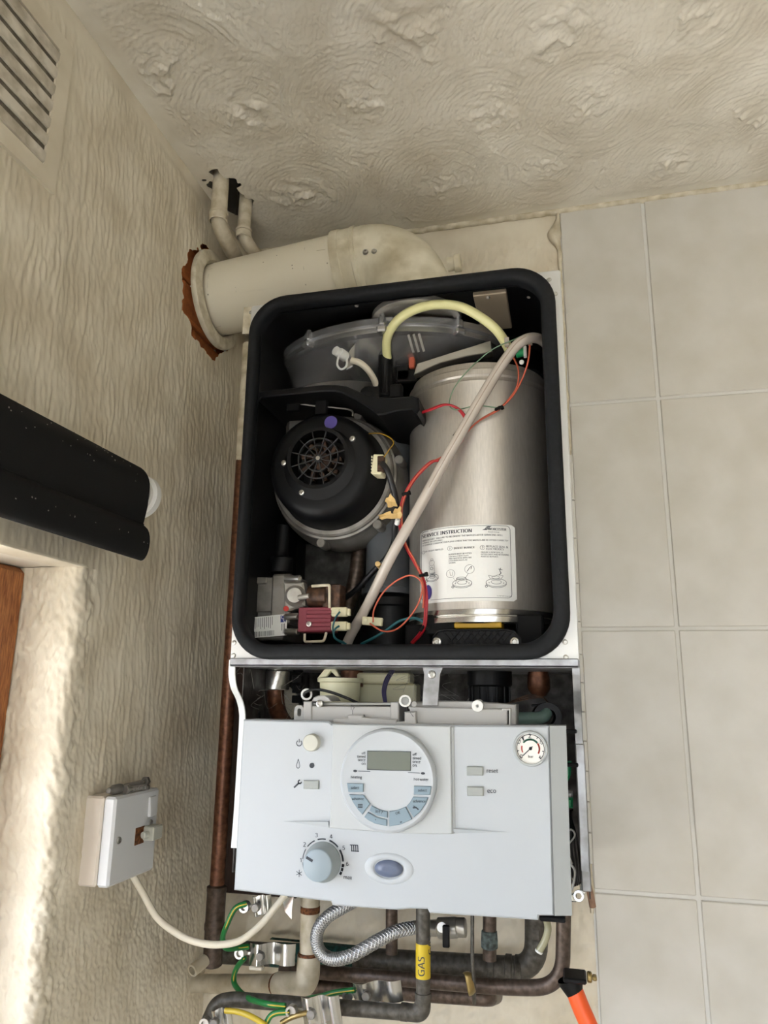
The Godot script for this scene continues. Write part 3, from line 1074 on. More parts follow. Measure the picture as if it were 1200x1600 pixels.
	m.stroke([Vector2(800, 500), Vector2(838, 510)], 6.0, k)
	part(st, "print", m, mats.ink)
	m = Mb.new()
	m.blot(disc(Vector2(90, 725), 42, 84, 26), wrap.call(0.0010))
	part(st, "dot_sticker", m, mats.purple, "round purple dot sticker")


func curve2(p: Array) -> PackedVector2Array:
	var l := []
	for a in p: l.append(Vector3(a.x, a.y, 0))
	var r := PackedVector2Array()
	for a in curve(l, 6): r.append(Vector2(a.x, a.y))
	return r


func boiler_fan(o: Node3D):
	var ax := Vector3(-0.2722, 1.8784, 0.0)
	var m := Mb.new()
	var zb := Vector3.BACK
	# black motor cover, domed at its rim
	m.lathe(ax, zb, [Vector2(0.0700, 0.192), Vector2(0.0680, 0.205), Vector2(0.0665, 0.222), Vector2(0.0645, 0.236), Vector2(0.0600, 0.2425), Vector2(0.0540, 0.245), Vector2(0.0440, 0.2455)], 64)
	# raised collar round the grille, a little off centre
	var gc := Vector3(-0.2737, 1.8846, 0.0)
	var n := 64
	var l0 := PackedVector3Array()
	var l1 := PackedVector3Array()
	var l2 := PackedVector3Array()
	var l3 := PackedVector3Array()
	for i in n:
		var an := TAU * i / n
		var d := Vector3(-sin(an), cos(an), 0)
		l0.append(ax + d * 0.0441 + Vector3(0, 0, 0.2455))
		l1.append(gc + d * 0.0378 + Vector3(0, 0, 0.2490))
		l2.append(gc + d * 0.0335 + Vector3(0, 0, 0.2490))
		l3.append(gc + d * 0.0325 + Vector3(0, 0, 0.2260))
	m.skin([l0, l1, l2, l3])
	var fan := part(o, "fan", m, mats.black_plastic, "round black motor cover with a spoked grille")
	m = Mb.new()
	m.lathe(ax, zb, [Vector2(0.060, 0.178), Vector2(0.0795, 0.180), Vector2(0.0805, 0.184), Vector2(0.0795, 0.189), Vector2(0.0770, 0.190), Vector2(0.0765, 0.194), Vector2(0.0745, 0.196), Vector2(0.0700, 0.1965)], 64)
	m.lathe(ax, zb, [Vector2(0.05, 0.115), Vector2(0.076, 0.118), Vector2(0.084, 0.130), Vector2(0.086, 0.150), Vector2(0.0845, 0.168), Vector2(0.0795, 0.180)], 64)
	# outlet neck up to the manifold
	m.box(Vector3(-0.325, 1.925, 0.145), Vector3(0.045, 0.09, 0.06), 0.008)
	part(fan, "volute", m, mats.alu_rough, "cast aluminium fan housing behind the motor")
	for deg in [-100.0, -48.0, 12.0, 70.0, 150.0]:
		var an := deg_to_rad(deg)
		var d := Vector3(cos(an), sin(an), 0)
		m = Mb.new()
		m.rod(ax + d * 0.084 + Vector3(0, 0, 0.165), ax + d * 0.084 + Vector3(0, 0, 0.189), 0.0058, 14, 0.001)
		m.box(ax + d * 0.080 + Vector3(0, 0, 0.172), Vector3(0.014, 0.012, 0.012), 0.002, Basis(Vector3.BACK, an))
		part(fan, "lug", m, mats.alu_rough)
	m = Mb.new()   # spokes and rings
	for r in [0.0245, 0.0158]:
		m.lathe(gc, zb, [Vector2(r - 0.0008, 0.2445), Vector2(r - 0.0006, 0.2475), Vector2(r + 0.0006, 0.2475), Vector2(r + 0.0008, 0.2445)], 44)
	for i in 12:
		var an := TAU * i / 12.0 + 0.25
		var d := Vector3(cos(an), sin(an), 0)
		m.box(gc + d * 0.0185 + Vector3(0, 0, 0.246), Vector3(0.031, 0.0013, 0.0026), 0.0003, Basis(Vector3.BACK, an))
	m.rod(gc + Vector3(0, 0, 0.2425), gc + Vector3(0, 0, 0.2470), 0.0050, 18)
	part(fan, "grille", m, mats.grille)
	m = Mb.new()
	m.rod(gc + Vector3(0, 0, 0.247), gc + Vector3(0, 0, 0.2482), 0.0026, 14)
	part(fan, "hub", m, mats.zinc)
	m = Mb.new()   # rotor seen through the grille
	m.rod(gc + Vector3(0, 0, 0.215), gc + Vector3(0, 0, 0.238), 0.011, 20)
	for i in 9:
		var an := TAU * i / 9.0
		m.box(gc + Vector3(cos(an), sin(an), 0) * 0.0195 + Vector3(0, 0, 0.230), Vector3(0.013, 0.0052, 0.012), 0.001, Basis(Vector3.BACK, an + 0.4))
	part(fan, "rotor", m, mats.coil_brown)
	m = Mb.new()
	m.rod(gc + Vector3(0, 0, 0.212), gc + Vector3(0, 0, 0.216), 0.0325, 32)
	part(fan, "motor_floor", m, mats.black_matt)
	for p in [Vector3(-0.2324, 1.9057, 0.2455), Vector3(-0.3162, 1.8813, 0.2455), Vector3(-0.2923, 1.8439, 0.2455)]:
		screw(fan, p, zb, 0.0036, mats.zinc, "screw", 0.003)
	m = Mb.new()
	m.lathe(Vector3(-0.2597, 1.9283, 0.2456), zb, [Vector2(0, 0.0006), Vector2(0.0079, 0.0006), Vector2(0.0080, 0.0)], 26)
	part(fan, "dot_sticker", m, mats.purple, "round purple dot sticker above the grille")
	m = Mb.new()   # cable socket at the right of the cover
	var cs := Vector3(-0.2031, 1.8745, 0.2320)
	m.box(cs, Vector3(0.0125, 0.024, 0.020), 0.001, Basis(Vector3.FORWARD, 0.1))
	for i in 6: m.box(cs + Vector3(-0.0068, -0.0095 + i * 0.0038, 0.004), Vector3(0.0015, 0.0022, 0.012), 0.0003)
	part(fan, "socket", m, mats.plug, "cream plastic cable socket on the fan")
	m = Mb.new()
	m.box(cs + Vector3(0.004, 0.0, 0.0075), Vector3(0.008, 0.019, 0.007), 0.0006)
	for i in 4: m.box(cs + Vector3(0.003, -0.007 + i * 0.0045, 0.0112), Vector3(0.0045, 0.0018, 0.001), 0.0002)
	part(fan, "plug", m, mats.coil_brown)
	m = Mb.new()   # spring wire clips above the fan
	m.sweep(curve([Vector3(-0.3502, 1.9658, 0.2250), Vector3(-0.3316, 1.9685, 0.2250), Vector3(-0.2894, 1.9599, 0.2250), Vector3(-0.2442, 1.9511, 0.2250), Vector3(-0.2392, 1.9425, 0.2250)]), 0.0011, 8)
	part(fan, "retaining_wire", m, mats.zinc)
	m = Mb.new()
	m.b2(Vector3(-0.3227, 1.9706, 0.2220), Vector3(-0.3065, 1.9543, 0.2300))
	part(fan, "clip", m, mats.black_matt)
	m = Mb.new()
	m.b2(Vector3(-0.2857, 1.9658, 0.2220), Vector3(-0.2709, 1.9464, 0.2300))
	part(fan, "clip", m, mats.black_matt)


func boiler_valve(o: Node3D):
	var m := Mb.new()
	m.b2(Vector3(-0.3619, 1.7510, 0.2150) + Vector3(0, 0, -0.07), Vector3(-0.3201, 1.6768, 0.2150), 0.002)
	m.b2(Vector3(-0.3346, 1.7531, 0.2220) + Vector3(0, 0, -0.06), Vector3(-0.3103, 1.6945, 0.2220), 0.002)
	m.b2(Vector3(-0.3584, 1.7496, 0.2190) + Vector3(0, 0, -0.004), Vector3(-0.3232, 1.7089, 0.2190), 0.001)
	m.b2(Vector3(-0.3547, 1.7498, 0.2220) + Vector3(0, 0, -0.004), Vector3(-0.3413, 1.7419, 0.2220), 0.001)
	var v := part(o, "gas_valve", m, mats.alu_rough, "die cast gas valve block in the lower left corner")
	m = Mb.new()
	m.xy([Vector2(-0.3187, 1.7429), Vector2(-0.2944, 1.7423), Vector2(-0.2916, 1.7306), Vector2(-0.2910, 1.7151), Vector2(-0.3002, 1.7119), Vector2(-0.3159, 1.7077)], 0.212, 0.226, 0.002)
	m.lathe(Vector3(-0.3039, 1.7261, 0.2220), Vector3(0.25, 0, 1), [Vector2(0.0125, 0), Vector2(0.0125, 0.006), Vector2(0.0095, 0.009), Vector2(0.0085, 0.013), Vector2(0, 0.014)], 28)
	m.rod(Vector3(-0.2954, 1.7228, 0.2360), Vector3(-0.2824, 1.7247, 0.2360), 0.0030)
	part(v, "regulator", m, mats.alu_cast, "bright metal regulator dome and nozzle")
	m = Mb.new()
	m.rod(Vector3(-0.3183, 1.7474, 0.2220), Vector3(-0.2993, 1.7464, 0.2260), 0.0036)
	m.ring(Vector3(-0.3019, 1.7465, 0.2255), Vector3(-0.2975, 1.7463, 0.2265), 0.0040, 0.0022)
	part(v, "nipple", m, mats.zinc)
	for y in [964.0, 987.0]:
		m = Mb.new()
		var p := Vector3(-0.3154, 1.7026, 0.2220) if y == 964.0 else Vector3(-0.3146, 1.6857, 0.2220)
		var e := Vector3(-0.2983, 1.7028, 0.2260) if y == 964.0 else Vector3(-0.2975, 1.6853, 0.2260)
		m.ring(p, e, 0.0038, 0.0024)
		m.rod(p, p.lerp(e, 0.8), 0.0023)
		part(v, "nipple", m, mats.zinc)
	m = Mb.new()
	m.rod(Vector3(-0.3143, 1.7120, 0.2240), Vector3(-0.3127, 1.7115, 0.2280), 0.0032, 14)
	part(v, "sealed_screw", m, mats.red_paint, "red paint on a sealed screw")
	# maker's plate
	m = Mb.new()
	var lb := [Vector2(-0.3566, 1.7024), Vector2(-0.3136, 1.7061), Vector2(-0.3125, 1.6816), Vector2(-0.3552, 1.6786)]
	m.xy(lb, 0.2222, 0.2232, 0.0002)
	var pl := part(v, "rating_label", m, mats.paper, "small printed silver and blue rating label")
	m = Mb.new()
	var k := flatmap(0.2235)
	var at := func(u: float, t: float) -> Vector2: return lb[0].lerp(lb[1], u).lerp(lb[3].lerp(lb[2], u), t)
	var rg := RandomNumberGenerator.new()
	rg.seed = 3
	for i in 11: m.stroke([at.call(0.04 + i * 0.055, 0.06), at.call(0.04 + i * 0.055, rg.randf_range(0.45, 0.62))], 0.0006, k)
	for i in 22: m.stroke([at.call(0.05 + i * 0.028, 0.72), at.call(0.05 + i * 0.028, 0.95)], rg.randf_range(0.0002, 0.0008), k)
	for i in 3: m.stroke([at.call(0.86 + i * 0.04, 0.45), at.call(0.86 + i * 0.04, rg.randf_range(0.75, 0.92))], 0.0007, k)
	part(pl, "print", m, mats.ink)
	m = Mb.new()
	m.blot([at.call(0.83, 0.05), at.call(0.985, 0.05), at.call(0.985, 0.38), at.call(0.83, 0.38)], flatmap(0.2236))
	part(pl, "blue_panel", m, mat("label_blue", c8(48, 58, 130), 0.4))
	m = Mb.new()   # C E mark
	m.stroke(arc(at.call(0.89, 0.14), 0.0015, 0.002, 50, 310, 8), 0.0006, flatmap(0.2238))
	m.stroke(arc(at.call(0.95, 0.28), 0.0015, 0.002, 50, 310, 8), 0.0006, flatmap(0.2238))
	part(pl, "mark", m, mats.paper)
	# coils to the right
	m = Mb.new()
	m.lathe(Vector3(-0.2894, 1.7269, 0.2140), Vector3.RIGHT, [Vector2(0, 0), Vector2(0.0125, 0), Vector2(0.0125, 0.022), Vector2(0, 0.022)], 26)
	m.b2(Vector3(-0.2709, 1.7396, 0.2000) , Vector3(-0.2499, 1.7106, 0.2220), 0.001)
	var cl := part(v, "solenoid", m, mats.coil_brown, "brown wound solenoid coil")
	m = Mb.new()
	m.sweep(bend([Vector3(-0.2840, 1.7374, 0.2240), Vector3(-0.2617, 1.7381, 0.2260), Vector3(-0.2609, 1.7117, 0.2260)], 0.003), 0.0011, 8, 1.6)
	part(cl, "wire_bracket", m, mats.old_white)
	m = Mb.new()
	m.b2(Vector3(-0.2986, 1.7129, 0.2000), Vector3(-0.2578, 1.6850, 0.2260), 0.001)
	for i in 5: m.b2(Vector3(-0.2893, 1.7099, 0.2260) + Vector3(0.001, -0.0006 - i * 0.0047, -0.001), Vector3(-0.2585, 1.7095, 0.2260) + Vector3(0, -0.0044 - i * 0.0047, 0.0012), 0.0005)
	var rc := part(v, "coil_block", m, mats.coil_red, "dull red ribbed coil block")
	m = Mb.new()
	m.xy([Vector2(-0.3009, 1.6942), Vector2(-0.2906, 1.6990), Vector2(-0.2902, 1.6881)], 0.21, 0.223, 0.001)
	part(rc, "wedge", m, mats.coil_brown)
	screw(rc, Vector3(-0.2844, 1.6938, 0.2270), Vector3.BACK, 0.0034, mats.zinc)
	m = Mb.new()
	m.sweep(bend([Vector3(-0.2912, 1.6834, 0.2220), Vector3(-0.2908, 1.6740, 0.2220), Vector3(-0.2679, 1.6747, 0.2220), Vector3(-0.2651, 1.6847, 0.2220)], 0.003), 0.0010, 8, 1.6)
	part(rc, "wire_bracket", m, mats.old_white)
	for y in 2:
		m = Mb.new()
		var a := Vector3(-0.2604, 1.7126, 0.2180) if y == 0 else Vector3(-0.2599, 1.6965, 0.2180)
		var b := Vector3(-0.2409, 1.7021, 0.2260) if y == 0 else Vector3(-0.2405, 1.6863, 0.2260)
		m.b2(a, b, 0.001)
		m.b2(a + Vector3(0.012, -0.0015, 0.001), b + Vector3(0.0035, 0.001, -0.002), 0.0008)
		m.b2(a + Vector3(0.002, -0.002, 0.007), b + Vector3(-0.008, 0.003, 0.0012), 0.0005)
		part(rc, "plug", m, mats.plug, "cream spade plug")
	m = Mb.new()   # union and pipe above
	var u := Vector3(-0.3383, 1.7805, 0.1850)
	m.lathe(Vector3(u.x, 1.7597, u.z), Vector3.UP, [Vector2(0.0135, 0), Vector2(0.0155, 0.001), Vector2(0.0155, 0.018), Vector2(0.0135, 0.020), Vector2(0.0100, 0.021), Vector2(0.0085, 0.026), Vector2(0.0085, 0.06), Vector2(0, 0.06)], 8)
	part(v, "union_nut", m, mats.black_plastic)


func boiler_inside(o: Node3D):
	# moulded black shelf over the fan, a wavy lip along its front
	var m := Mb.new()
	var top := [Vector2(-0.3507, 1.9697), Vector2(-0.3394, 1.9712), Vector2(-0.3107, 1.9713), Vector2(-0.2665, 1.9718), Vector2(-0.2526, 1.9706), Vector2(-0.2388, 1.9675), Vector2(-0.2251, 1.9606), Vector2(-0.2114, 1.9531), Vector2(-0.1999, 1.9497), Vector2(-0.1810, 1.9481), Vector2(-0.1604, 1.9486), Vector2(-0.1520, 1.9454), Vector2(-0.1507, 1.9307)]
	var low := [Vector2(-0.1538, 1.9262), Vector2(-0.1594, 1.9318), Vector2(-0.1771, 1.9313), Vector2(-0.1939, 1.9280), Vector2(-0.1996, 1.9285), Vector2(-0.2073, 1.9354), Vector2(-0.2248, 1.9483), Vector2(-0.2425, 1.9590), Vector2(-0.2524, 1.9621), Vector2(-0.2702, 1.9634), Vector2(-0.3103, 1.9629), Vector2(-0.3446, 1.9622), Vector2(-0.3479, 1.9582)]
	m.xy(top + low, 0.085, 0.258, 0.0015)
	part(o, "shelf", m, mats.black_plastic, "black moulded shelf with a wavy front above the fan")
	m = Mb.new()
	m.xy([Vector2(-0.3145, 2.0611), Vector2(-0.2718, 2.0614), Vector2(-0.2414, 2.0566), Vector2(-0.2410, 2.0277), Vector2(-0.3136, 2.0341)], 0.094, 0.10, 0.001)
	m.xy([Vector2(-0.2983, 2.0805), Vector2(-0.2418, 2.0822), Vector2(-0.2393, 2.0758), Vector2(-0.2982, 2.0756)], 0.094, 0.10, 0.001)
	part(o, "back_bracket", m, mats.black_matt)
	# hose tail beside the drum
	m = Mb.new()
	var c := Vector3(-0.2053, 0, 0.2)
	var y0: float = 1.9728
	var y1: float = 2.0295
	m.lathe(Vector3(c.x, y0, c.z), Vector3.UP, [Vector2(0, 0), Vector2(0.0086, 0), Vector2(0.0086, (y1 - y0) * 0.72), Vector2(0.0094, (y1 - y0) * 0.74), Vector2(0.0094, (y1 - y0) * 0.97), Vector2(0.008, y1 - y0), Vector2(0, y1 - y0)], 18)
	for i in 9: m.box(Vector3(c.x, (y0 + y1) * 0.5 - 0.006, c.z) + Vector3(sin(-1.2 + i * 0.3), 0, cos(-1.2 + i * 0.3)) * 0.0088, Vector3(0.001, (y1 - y0) * 0.66, 0.001), 0.0002)
	m.b2(Vector3(-0.2344, 1.9897, 0.1900), Vector3(-0.1829, 1.9688, 0.2050), 0.003)
	m.lathe(Vector3(-0.2290, 1.9782, 0.2000), Vector3(0.2, 0.1, 1), [Vector2(0.005, 0), Vector2(0.0075, 0.001), Vector2(0.0075, 0.008), Vector2(0.004, 0.010), Vector2(0, 0.010)], 16)
	m.b2(Vector3(-0.1934, 2.0138, 0.1700), Vector3(-0.1644, 1.9954, 0.1900), 0.002)
	m.b2(Vector3(-0.1951, 2.0210, 0.1700), Vector3(-0.1766, 1.9983, 0.1900), 0.002)
	part(o, "hose_tail", m, mats.black_plastic, "ribbed black hose tail below the yellow hose")
	m = Mb.new()
	m.b2(Vector3(-0.1780, 2.0299, 0.1800), Vector3(-0.1709, 2.0150, 0.1900), 0.001)
	part(o, "terminal", m, mats.orange_wire, "small orange terminal beside the drum")
	# duct parts at the top of the chamber
	m = Mb.new()
	m.lathe(Vector3(-0.165, 2.0675, 0.205), Vector3.UP, [Vector2(0.046, 0.003), Vector2(0.0475, 0.0), Vector2(0.0545, 0.0), Vector2(0.056, 0.001), Vector2(0.056, 0.0074)], 40)
	m.lathe(Vector3(-0.165, 2.0712, 0.205), Vector3.UP, [Vector2(0, 0), Vector2(0.0465, 0)], 40)
	part(o, "flue_spigot", m, mats.alu_cast, "grey round duct end at the top of the chamber")
	m = Mb.new()
	m.b2(Vector3(-0.0885, 2.0675, 0.165), Vector3(-0.0500, 2.0735, 0.2535), 0.001)
	var tp := part(o, "top_plate", m, mats.tan_plate, "dull tan plate at the top right of the chamber")
	screw(tp, Vector3(-0.0715, 2.0674, 0.248), Vector3.DOWN, 0.0022, mats.zinc)
	for p in [Vector3(-0.0257, 2.0748, 0.226), Vector3(-0.0190, 2.0748, 0.221), Vector3(-0.2300, 2.0748, 0.250)]:
		screw(o, p, Vector3.DOWN, 0.0026, mats.zinc, "rivet", 0.0016)
	for p in [Vector3(-0.3923, 2.1502, 0.0600), Vector3(-0.3873, 2.1550, 0.0600)]:
		screw(o, p, Vector3.BACK, 0.0024, mats.zinc, "rivet", 0.0016)
	m = Mb.new()   # sensor and spade terminals right of the drum top
	m.rod(Vector3(-0.0437, 2.0084, 0.2150), Vector3(-0.0317, 2.0105, 0.2150), 0.0052, 16, 0.001)
	part(o, "sensor", m, mats.tag_green, "green sensor body at the drum top")
	m = Mb.new()
	m.b2(Vector3(-0.0345, 2.0144, 0.2160), Vector3(-0.0309, 2.0014, 0.2220), 0.0006)
	part(o, "sensor_plug", m, mats.white_soft)
	for k in 2:
		m = Mb.new()
		var p := Vector3(-0.0523, 2.0139, 0.2360) if k == 0 else Vector3(-0.0259, 2.0100, 0.2430)
		m.box(p, Vector3(0.0052, 0.0105, 0.006), 0.0006)
		m.box(p + Vector3(0, 0.001, 0.003), Vector3(0.0026, 0.006, 0.001), 0.0002)
		part(o, "spade_terminal", m, mats.clear_hose)
	# plate behind the valve, drain pipes and the grey trap between fan and drum
	m = Mb.new()
	m.xy([Vector2(-0.3547, 1.8186), Vector2(-0.1998, 1.8132), Vector2(-0.1994, 1.6982), Vector2(-0.3498, 1.6993)], 0.070, 0.075, 0.001)
	part(o, "back_sheet", m, mat("back_grey", c8(92, 92, 88), 0.55, 0.3, texs["tarnish"], 3.0), "dull grey sheet behind the gas valve")
	m = Mb.new()
	m.sweep(bend([Vector3(-0.2589, 1.8170, 0.1100), Vector3(-0.2631, 1.7661, 0.1100), Vector3(-0.2757, 1.7164, 0.1100)], 0.03), 0.0095, 14)
	part(o, "copper_tube", m, mats.copper_dark, "dark copper tube behind the fan")
	m = Mb.new()
	var tx := Vector3(-0.2142, 1.70, 0.135)
	m.lathe(tx, Vector3.UP, [Vector2(0.028, 0.036), Vector2(0.0335, 0.037), Vector2(0.0335, 0.044), Vector2(0.030, 0.045), Vector2(0.0285, 0.05), Vector2(0.0285, 0.24), Vector2(0.02, 0.245)], 36)
	part(o, "condensate_trap", m, mat("trap_grey", c8(84, 88, 92), 0.42), "grey upright tube between fan and drum")
	m = Mb.new()
	m.lathe(tx, Vector3.UP, [Vector2(0.02, -0.035), Vector2(0.0345, -0.034), Vector2(0.0345, 0.020), Vector2(0.0365, 0.022), Vector2(0.0365, 0.031), Vector2(0.033, 0.033), Vector2(0.030, 0.037)], 36)
	part(o, "trap_cup", m, mats.black_plastic)
	m = Mb.new()   # wire terminal by the trap
	m.box(Vector3(-0.2157, 1.6980, 0.2050), Vector3(0.024, 0.0095, 0.006), 0.0008, Basis(Vector3.FORWARD, 0.08))
	m.rod(Vector3(-0.2230, 1.6992, 0.2090), Vector3(-0.2226, 1.6990, 0.2105), 0.0026)
	part(o, "ignition_plug", m, mats.cream_plastic, "pale plug with an orange lead")
	m = Mb.new()
	m.lathe(Vector3(-0.2081, 1.7627, 0.2120), Vector3(0.1, 0, 1), [Vector2(0, 0.005), Vector2(0.0030, 0.0045), Vector2(0.0032, 0), Vector2(0.0032, -0.02), Vector2(0, -0.02)], 16)
	part(o, "peg", m, mats.tape, "small tan peg below the fan")
	# clamp block at the foot of the drum, ribbed crosswise
	m = Mb.new()
	var poly := [Vector2(-0.1378, 1.6652), Vector2(-0.1383, 1.6777), Vector2(-0.1336, 1.6831), Vector2(-0.1244, 1.6846), Vector2(-0.0615, 1.6842), Vector2(-0.0528, 1.6822), Vector2(-0.0474, 1.6755), Vector2(-0.0463, 1.6650)]
	m.xy(poly, 0.16, 0.2410, 0.001)
	for i in poly.size() - 1: 
		var a: Vector2 = poly[i]
		var b: Vector2 = poly[i + 1]
		m.box(Vector3((a.x + b.x) * 0.5, (a.y + b.y) * 0.5, 0.2415), Vector3(a.distance_to(b) + 0.001, 0.002, 0.005), 0.0005, Basis(Vector3.BACK, (b - a).angle()))
	for i in 9:
		var x0: float = lerpf(poly[3].x, poly[4].x, i / 9.0)
		for s in [-1, 1]:
			m.box(Vector3(x0 + 0.005, poly[4].y - 0.011, 0.2415), Vector3(0.030, 0.0013, 0.003), 0.0003, Basis(Vector3.BACK, s * 0.85))
	var cb := part(o, "clamp_block", m, mats.black_plastic, "black cross-ribbed clamp below the drum")
	for p in [Vector3(-0.1343, 1.6720, 0.2435), Vector3(-0.0530, 1.6717, 0.2435)]: screw(cb, p, Vector3.BACK, 0.0052, mats.zinc, "screw", 0.003)
	m = Mb.new()
	m.b2(Vector3(-0.1177, 1.6968, 0.2000), Vector3(-0.0668, 1.6873, 0.2320), 0.001)
	part(cb, "gasket", m, mats.yellow_seal, "yellow gasket edge under the drum")
	for e in [[Vector3(-0.1497, 1.7028, 0.1200), Vector3(-0.1169, 1.6806, 0.2260)], [Vector3(-0.0524, 1.7019, 0.1200), Vector3(-0.0239, 1.6668, 0.2260)], [Vector3(-0.1778, 1.6944, 0.1200), Vector3(-0.1467, 1.6683, 0.2050)]]:
		m = Mb.new()
		m.b2(e[0], e[1], 0.002)
		part(cb, "foot", m, mats.black_matt)


func boiler_lower(o: Node3D):
	var m := Mb.new()
	m.b2(Vector3(-0.3575, 1.40, 0.006), Vector3(0.0095, 1.646, 0.012), 0.001)
	m.b2(Vector3(-0.3595, 1.43, 0.006), Vector3(-0.3580, 1.648, 0.233), 0.0005)
	m.b2(Vector3(0.0095, 1.43, 0.006), Vector3(0.0110, 1.648, 0.233), 0.0005)
	var bx := part(o, "lower_case", m, mat("case_grey", c8(96, 94, 92), 0.5, 0.4, texs["tarnish"], 4.0), "dusty grey metal behind the control panel")
	# rolled front edges of the two side plates
	var turn := Basis(Vector3(0, 0, 1), Vector3(0, 1, 0), Vector3(1, 0, 0))
	var prof := [Vector2(0.270, 1.652), Vector2(0.2695, 1.637), Vector2(0.262, 1.622), Vector2(0.247, 1.610), Vector2(0.238, 1.598), Vector2(0.235, 1.580), Vector2(0.2355, 1.50), Vector2(0.238, 1.4555)]
	var pts := []
	for p in prof: pts.append(Vector3(p.x, p.y, 0))
	var front := PackedVector2Array()
	for p in curve(pts, 5): front.append(Vector2(p.x, p.y))
	var back := front.duplicate()
	back.reverse()
	for i in back.size(): back[i] -= Vector2(0.0022, 0.0)
	for k in 2:
		m = Mb.new()
		m.prism(front + back, Transform3D(turn, Vector3(-0.3600 if k == 0 else 0.0035, 0, 0)), 0.0075, 0.0005)
		part(bx, "side_rail", m, mats.white_metal if k == 0 else mats.galvanised)
	m = Mb.new()   # grey edge channel right of the panel
	m.b2(Vector3(0.0030, 1.437, 0.18), Vector3(0.0120, 1.572, 0.2365), 0.001)
	part(bx, "edge_channel", m, mats.galvanised)
	for k in 2:
		m = Mb.new()
		m.b2(Vector3(-0.0071, 1.5861, 0.2450) if k == 0 else Vector3(-0.0067, 1.5547, 0.2450), Vector3(0.0056, 1.5824, 0.2500) if k == 0 else Vector3(0.0053, 1.5508, 0.2500), 0.001)
		part(bx, "catch", m, mats.black_matt, "black plastic catch beside the panel")
	# white trim standing between boiler and tiles, in short snapped lengths
	m = Mb.new()
	var yy: float = 1.925
	var hs := [0.062, 0.050, 0.058, 0.048, 0.040, 0.034, 0.034, 0.034, 0.034, 0.034, 0.034, 0.034]
	for h in hs:
		m.b2(Vector3(0.0114, yy - h + 0.0008, 0.03), Vector3(0.0175, yy, 0.075), 0.0008)
		yy -= h
	part(bx, "edge_trim", m, mats.trim_plastic, "yellowed notched plastic trim beside the tiles")
	m = Mb.new()   # green wiring clips and black leads behind the panel edge
	m.xy([Vector2(-0.0109, 1.5506), Vector2(-0.0012, 1.5515), Vector2(-0.0025, 1.5388), Vector2(-0.0086, 1.5252), Vector2(-0.0118, 1.5211)], 0.185, 0.2, 0.002)
	m.xy([Vector2(-0.0117, 1.5159), Vector2(-0.0015, 1.5163), Vector2(-0.0020, 1.5064), Vector2(-0.0115, 1.5060)], 0.185, 0.2, 0.002)
	part(bx, "wiring_clip", m, mats.tag_green, "bright green wiring clips beside the panel")
	m = Mb.new()
	m.xy([Vector2(-0.0116, 1.5213), Vector2(-0.0012, 1.5217), Vector2(-0.0016, 1.5137), Vector2(-0.0119, 1.5133)], 0.18, 0.192, 0.002)
	part(bx, "clip_body", m, mats.white_soft)
	m = Mb.new()
	for k in 5:
		m.sweep(curve([Vector3(-0.0107, 1.5002, 0.1900) + Vector3(k * 0.002, 0, -k * 0.006), Vector3(-0.0050, 1.4836, 0.2000) + Vector3(0, k * 0.003, -k * 0.006), Vector3(-0.0113, 1.4572, 0.1900) + Vector3(k * 0.003, k * 0.004, 0), Vector3(-0.0050, 1.4261, 0.1700) + Vector3(k * 0.002, 0, -k * 0.004)]), 0.0012, 6)
	part(bx, "leads", m, mats.black_cable)
	m = Mb.new()
	m.sweep(curve([Vector3(-0.0100, 1.4841, 0.2050), Vector3(-0.0042, 1.4868, 0.2050), Vector3(-0.0014, 1.4801, 0.2000), Vector3(-0.0095, 1.4682, 0.2000), Vector3(-0.0051, 1.4535, 0.2000)]), 0.0010, 6)
	m.sweep(curve([Vector3(-0.0113, 1.4561, 0.2000), Vector3(-0.0030, 1.4457, 0.1900), Vector3(-0.0064, 1.4253, 0.1800)]), 0.0012, 6)
	part(bx, "lead", m, mats.white_soft)

	# what shows in the gap above the panel
	m = Mb.new()
	m.lathe(Vector3(-0.3472, 1.6205, 0.1600), Vector3.UP, [Vector2(0.0145, 0.000), Vector2(0.0155, 0.001), Vector2(0.0155, 0.022), Vector2(0.0145, 0.023), Vector2(0.011, 0.0235), Vector2(0.011, 0.034)], 6)
	var nut := part(o, "union_nut", m, mats.zinc, "pale hexagonal union nut")
	m = Mb.new()
	m.sweep(curve([Vector3(-0.3482, 1.6250, 0.1600), Vector3(-0.3465, 1.6077, 0.1620), Vector3(-0.3384, 1.5908, 0.1700), Vector3(-0.3206, 1.5757, 0.1850), Vector3(-0.3051, 1.5627, 0.2000)]), 0.0105, 18)
	part(nut, "copper_bend", m, mats.copper, "copper pipe bend under the nut")
	m = Mb.new()
	m.lathe(Vector3(-0.3631, 1.6029, 0.1000), Vector3(0.1, 0, 1), [Vector2(0.02, 0), Vector2(0.024, 0.002), Vector2(0.024, 0.006), Vector2(0, 0.007)], 24)
	part(o, "insulation_pad", m, mats.cable_white)
	m = Mb.new()
	var cx := Vector3(-0.2632, 0, 0.17)
	var ct: float = 1.6346
	m.lathe(Vector3(cx.x, ct - 0.06, cx.z), Vector3.UP, [Vector2(0.018, 0), Vector2(0.022, 0.002), Vector2(0.024, 0.055), Vector2(0.027, 0.056), Vector2(0.027, 0.0605), Vector2(0.0245, 0.0605), Vector2(0.022, 0.03)], 32)
	m.xy([Vector2(-0.2847, 1.6350), Vector2(-0.2744, 1.6479), Vector2(-0.2646, 1.6484), Vector2(-0.2581, 1.6361), Vector2(-0.2623, 1.6361), Vector2(-0.2687, 1.6424), Vector2(-0.2740, 1.6360)], 0.184, 0.190, 0.001)
	part(o, "funnel_cup", m, mats.cream_plastic, "cream plastic cup above the panel")
	m = Mb.new()
